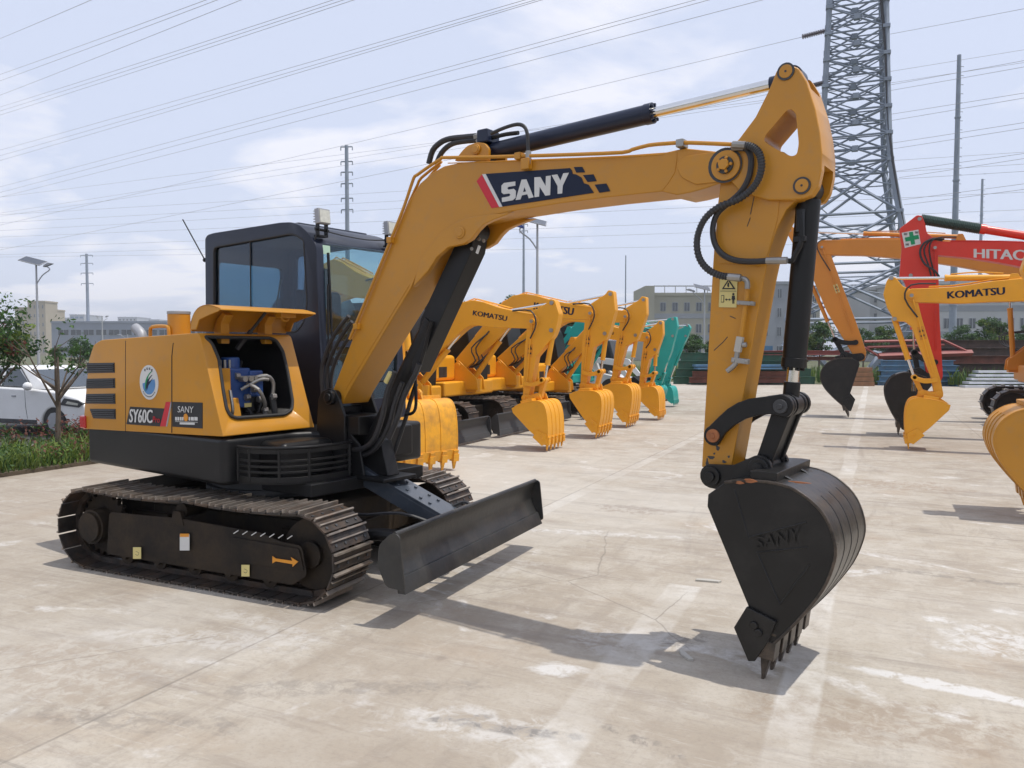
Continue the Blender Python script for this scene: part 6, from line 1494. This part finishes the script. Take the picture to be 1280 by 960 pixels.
# ---- poles
def pole(label, x, ytop, Z, r0, r1, arms=(), armw=8, col=GALV, steps=False, name='power_pole', offx=0):
    q = atdist(x, 438, Z); H_ = CAMH+(438-ytop)*Z/FPX; t = thing(name, label, 'pole', (q.x, q.y, 0), YAW+R(8))
    m = MB(); m.cyl((0,0,-.5), (0,0,H_), r0, 14, r2=r1); 
    if steps:
        for k in range(5): m.cyl((0,0,H_*k/5), (0,0,H_*k/5+.15), r0+(r1-r0)*k/5+.06, 14)
        for k in range(30): m.cyl((.2,0,4+k*.85), (r0+.15,0,4+k*.85), .03, 5)
    m.build('pole_shaft', col, t)
    for y in arms:
        z = CAMH+(438-y)*Z/FPX; m = MB(); w = armw*Z/FPX; bar(m, (-w,0,z), (w,0,z+.1), .14); m.cyl((-w,0,z-.5),(-w,0,z),.07,6); m.cyl((w,0,z-.4),(w,0,z+.1),.07,6); m.build('cross_arm', col, t)
    return t
pole('thin grey steel pole with seven cross arms above the cab', 435.5, 185, 110, .38, .25, (187,205,218,232,250,264), 7)
pole('distant steel pole with short cross arms left of the engine hood', 111, 318, 200, .45, .3, (320,330,342,355), 7)
pole('thick tall steel pole right of the lattice pylon', 1190, 75, 75, .36, .18, (), steps=True)
pole('shorter steel pole right of the thick tall one', 1222.5, 226, 120, .34, .16, (), steps=True)
pole('slim steel pole with cross arms behind the solar street lamp', 654.5, 278, 170, .38, .2, (282,290), 5)
pole('very slim mast above the tall yellow excavator', 781.5, 320, 90, .10, .06)
pole('small distant pole between orange and yellow arms', 1080, 382, 150, .18, .12, (386,), 4)
def lamp(label, x, ytop, Z, panel=True, arms=((-1,1.5),), r=.07, flip=1, headcol=GREYM):
    q = atdist(x, 438, Z); H_ = CAMH+(438-ytop)*Z/FPX; t = thing('street_lamp', label, 'street lamp', (q.x, q.y, 0), YAW)
    m = MB(); m.cyl((0,0,-.1),(0,0,H_), r*1.3, 12, r2=r*.7); m.build('lamp_post', WALLW, t)
    if panel:
        m = MB(); Rz = Matrix.Rotation(R(14*flip), 3, 'Y') @ Matrix.Rotation(R(25), 3, 'X'); m.obox((-.2*flip,0,H_+.15), (1.3,.75,.04), Rz); m.mi = 1; m.obox((-.2*flip,0,H_+.175), (1.22,.68,.01), Rz); m.build('solar_panel', [GREYM, paint('solar_cells', (.06,.07,.09), .2, .1, 3)], t, smooth=0)
    for s, L_ in arms:
        m = MB(); m.tube([(0,0,H_-1.2),(s*.35,0,H_-.7),(s*.8,0,H_-.35),(s*L_*.75,0,H_-.15)], .035, 6, 3); m.build('lamp_arm', WALLW, t)
        m = MB(); m.prism(fillet([(s*L_*.6,H_-.22),(s*L_*.65,H_-.10),(s*L_,H_+.05),(s*(L_+.25),H_+.0),(s*(L_+.1),H_-.08)], .04), -.12, .12); m.build('lamp_head', headcol, t, bevel=.02)
    return t
lamp('solar street lamp with two arms over the parked car at left', 48, 330, 46, arms=((1,.75),), flip=1)
lamp('solar street lamp with blue tipped lamp head below the boom', 671.5, 281, 36, arms=((-1,1.0),), flip=1, headcol=paint('lamp_blue', (.05,.09,.35), .4, .1, 3))
lamp('small double headed lamp before the grey hall', 128.5, 395, 120, panel=False, arms=((-1,.8),(1,.8)), r=.1)
lamp('white lamp before the office block, near the tall stick', 880, 362, 60, arms=((-1,1.2),))
lamp('single curved lamp before the grey hall', 160, 418, 130, panel=False, arms=((-1,1.6),), r=.09)

# ---- overhead wires
WIRE = paint('wire', (.36,.36,.38), .6, .1, 1)
def wire(x0, y0, x1, y1, Z0, Z1, sag=.012, r=.018, label='thin power line crossing the sky'):
    a = atdist(x0, y0, Z0); c = atdist(x1, y1, Z1); L_ = (c-a).length; pts = []
    for i in range(13):
        t = i/12; p = a.lerp(c, t); p.z -= sag*L_*4*t*(1-t)*.25; pts.append(p)
    m = MB(); m.tube(pts, r, 5, 1); o = m.build('power_line', WIRE, None); tag(o, label, 'power line', 'overhead power lines'); return o
W_L = []
def fan(lst, lab, Z0=130, Z1=45, r=.017):
    for k, (y0, x1, y1) in enumerate(lst):
        # extend both ways past the frame
        dx, dy = x1, y1-y0; sl_ = dy/dx; xe = x1+120 if y1 > 10 else x1
        wire(-60, y0-60*sl_, x1+60, y1+60*sl_, Z0, Z1, .004, r, lab)
fan([(47,112,0)], 'single faint power line cutting the top left corner')
fan([(92,256,0),(100,270,0),(118,300,0)], 'power line of the top left bundle, leaving above the cab')
fan([(133,415,0),(138,428,0),(143,441,0)], 'power line of the second bundle from the top left')
fan([(187,655,0),(194,668,0),(200,676,0)], 'power line of the long bundle running from left centre to the top middle')
fan([(233,868,0),(240,885,0),(246,952,0)], 'power line of the bundle passing just above the boom cylinder')
fan([(281,1003,46)], 'power line ending at the upper insulator of the lattice pylon', 120, 60)
fan([(312,1012,107)], 'power line ending at the lower insulator of the lattice pylon', 120, 60)
fan([(246,1010,118),(266,1280,62),(270,1280,78)], 'faint power line passing behind the stick head', 180, 90, .022)
fan([(268,1280,190),(278,1280,205),(288,1280,214),(296,1280,240),(309,1280,262)], 'nearly level power line above the cab roof', 170, 95, .022)
fan([(318,1280,276),(321,1280,300)], 'low nearly level power line near the horizon', 200, 120, .025)
def seg(lst, lab):
    for (x0, y0, x1, y1) in lst: wire(x0, y0, x1, y1, 75, 60, .003, .018, lab)
seg([(1100,45,1300,7)], 'thin power line leaving the pylon to the top right corner')
seg([(1108,107,1300,72),(1108,114,1300,80)], 'power line of the upper pair right of the pylon')
seg([(1112,143,1300,113),(1112,151,1300,119)], 'power line of the second pair right of the pylon')
seg([(1114,179,1300,150),(1116,186,1300,157)], 'power line of the third pair right of the pylon')
seg([(1120,214,1300,189),(1124,222,1300,195)], 'power line of the fourth pair right of the pylon')
seg([(1126,250,1300,227),(1130,256,1300,234)], 'power line of the lowest pair right of the pylon')

# ---- stacked steel at the end of the yard
GRB = paint('green_steel', (.02,.085,.05), .6, .3, 2, dirt=.4, dirtcol=(.12,.07,.04)); RSB = paint('rusty_steel', (.16,.055,.035), .75, .35, 2, dirt=.6, dirtcol=(.08,.045,.03)); DKB = paint('dark_rusty_steel', (.06,.04,.033), .75, .35, 2, dirt=.6, dirtcol=(.12,.07,.045))
BLB = paint('blue_steel', (.07,.17,.28), .55, .2, 2, dirt=.5, dirtcol=(.16,.14,.12)); PKB = paint('pink_red_steel', (.27,.07,.06), .6, .15, 2); ALU = paint('aluminium_plank', (.55,.57,.60), .4, .15, 2, metal=.5)
ORD = ['lowest', 'second', 'third', 'fourth', 'fifth', 'sixth', 'seventh']
def ibeam(name, label, group, x0, x1, yc, Z, h, w, mat, tilt=0, kind='i', rz=0):
    a = atdist(x0, 438, Z); L_ = (x1-x0)*Z/FPX; z = CAMH+(438-yc)*Z/FPX
    m = MB(); t = .025
    if kind == 'i':
        pr = [(-w/2,-h/2),(w/2,-h/2),(w/2,-h/2+t),(t/2,-h/2+t),(t/2,h/2-t),(w/2,h/2-t),(w/2,h/2),(-w/2,h/2),(-w/2,h/2-t),(-t/2,h/2-t),(-t/2,-h/2+t),(-w/2,-h/2+t)]
    else: pr = [(-w/2,-h/2),(w/2,-h/2),(w/2,h/2),(-w/2,h/2)]
    m.prism(pr, 0, L_, lambda p, d: (d, p[0], p[1])); o = m.build(name, mat, None, smooth=0, bevel=.004); o.location = (a.x, a.y, z); o.rotation_euler = (0, R(tilt), YAW+R(rz))
    tag(o, label, 'beam', group); return o
for k in range(4):
    for j in range(2):
        ibeam('steel_beam', f'green steel beam, {ORD[k]} layer, {"front" if j == 0 else "back"} row of the stack behind the teal machines', 'green steel beams', 842+k*3+j*6, 1016-k*5+j*3, 476-k*10.0, 38+j*.45, .40, .3, GRB)
for k in range(2): ibeam('steel_beam', f'rusty red beam, {ORD[k]} of the low stack before the green beams', 'rusty red beams', 862+k*4, 1000-k*8, 475-k*7.5, 37.2, .27, .3, RSB)
ibeam('steel_sheet', 'blue steel sheet lying on the low rusty stack', 'sheets', 870, 987, 460.5, 37.2, .07, .9, BLB, kind='b'); ibeam('steel_sheet', 'second dusty blue sheet under the top blue sheet', 'sheets', 868, 990, 457, 37.4, .10, .8, BLB, kind='b')
ibeam('steel_beam', 'red brown beam across the top of the green stack', 'red top beams', 925, 1062, 441, 38, .22, .35, PKB, tilt=0)
ibeam('steel_beam', 'dark red beam beneath the red brown top beam', 'red top beams', 905, 1045, 448, 38.2, .18, .35, RSB)
ibeam('steel_crate', 'small blue box behind the green beam stack', 'boxes', 942, 964, 437, 41, .4, .5, BLB, kind='b')
for k in range(4): ibeam('timber_beam', f'rusty brown short beam, {ORD[k]} layer of the small stack under the black bucket', 'short brown beams', 1064+k*2, 1091-k, 480-k*6, 36, .2, .5, paint('brown_timber', (.20,.10,.05), .8, .3, 3), kind='b')
for k in range(6):
    for j in range(2):
        ibeam('steel_beam', f'dark rusty beam, {ORD[k]} layer, {"front" if j == 0 else "back"} row of the long right hand stack', 'dark rusty beams', 1092+k*4+j*6, 1330-k*3, 479-k*9.8, 38.5+j*.5, .385, .34, DKB if (k+j) % 3 else RSB)
for k in range(5): ibeam('steel_beam', f'blue steel beam, {ORD[k]} layer of the blue stack behind the red arm', 'blue steel beams', 1098+(k*7) % 5, 1198-(k*5) % 7, 480-k*6.6, 36.6, .25, .4, BLB)
for k in range(5): ibeam('metal_plank', f'silver metal plank, {ORD[k]} of the pile at the right edge', 'silver planks', 1204+k*4, 1300, 483-k*4.6, 34.5+k*.2, .10, .5, ALU, kind='b', rz=(-3,2,-5,4,-2)[k])
# red ladder-like frame on the dark stack
a = atdist(1085, 438, 37.8); fr_ = thing('welded_rack', 'long pinkish red welded frame lying on the dark rusty beams', 'frame', (a.x, a.y, 0), YAW)
zz = lambda y: CAMH+(438-y)*37.8/FPX; uu = lambda x: (x-1085)*37.8/FPX
for nm, pts in (('rail', [(1080,427),(1178,425)]), ('rail', [(1084,434),(1180,431)]), ('rail', [(1178,425),(1213,441)]), ('rail', [(1080,434),(1100,446)]), ('base_rail', [(1098,445),(1215,441)])):
    m = MB(); (x0, y0), (x1, y1) = pts; bar(m, (uu(x0),0,zz(y0)), (uu(x1),0,zz(y1)), .09 if nm == 'rail' else .22); m.build(nm, PKB, fr_, smooth=0)
# fine litter on the concrete
for k, (x, y, s) in enumerate(((885,727,.055),(541*1.0+340,726,.0),(857,821,.04))):
    if s:
        p = ground(x, y); m = MB(); m.prism([(-s*1.6,-s*.3),(s*1.3,-s*.4),(s*1.7,.1*s),(.2*s,s*.5),(-s*1.4,s*.3)], 0, .012, lambda q, d: (q[0], q[1], d+.001)); o = m.build('concrete_chip', CREAM, None); o.location = p; o.rotation_euler = (0,0,R(10+60*k)); tag(o, ('flat pale chip lying left of the black bucket', '', 'small straw coloured chip in the bucket shadow')[k], 'debris')

# ---- air
hz_ = MB(); hz_.box(-2600, 2600, -2600, 2600, -1.2, 62); hm = bpy.data.materials.new('haze_air'); hm.use_nodes = True; hn = hm.node_tree
hn.nodes.remove(hn.nodes['Principled BSDF']); pv = hn.nodes.new('ShaderNodeVolumePrincipled'); pv.inputs['Color'].default_value = (.92,.94,.98,1); pv.inputs['Density'].default_value = .0006
hn.links.new(pv.outputs[0], hn.nodes['Material Output'].inputs['Volume'])
ho = hz_.build('haze', hm, None, smooth=0); ho['kind'] = 'stuff'
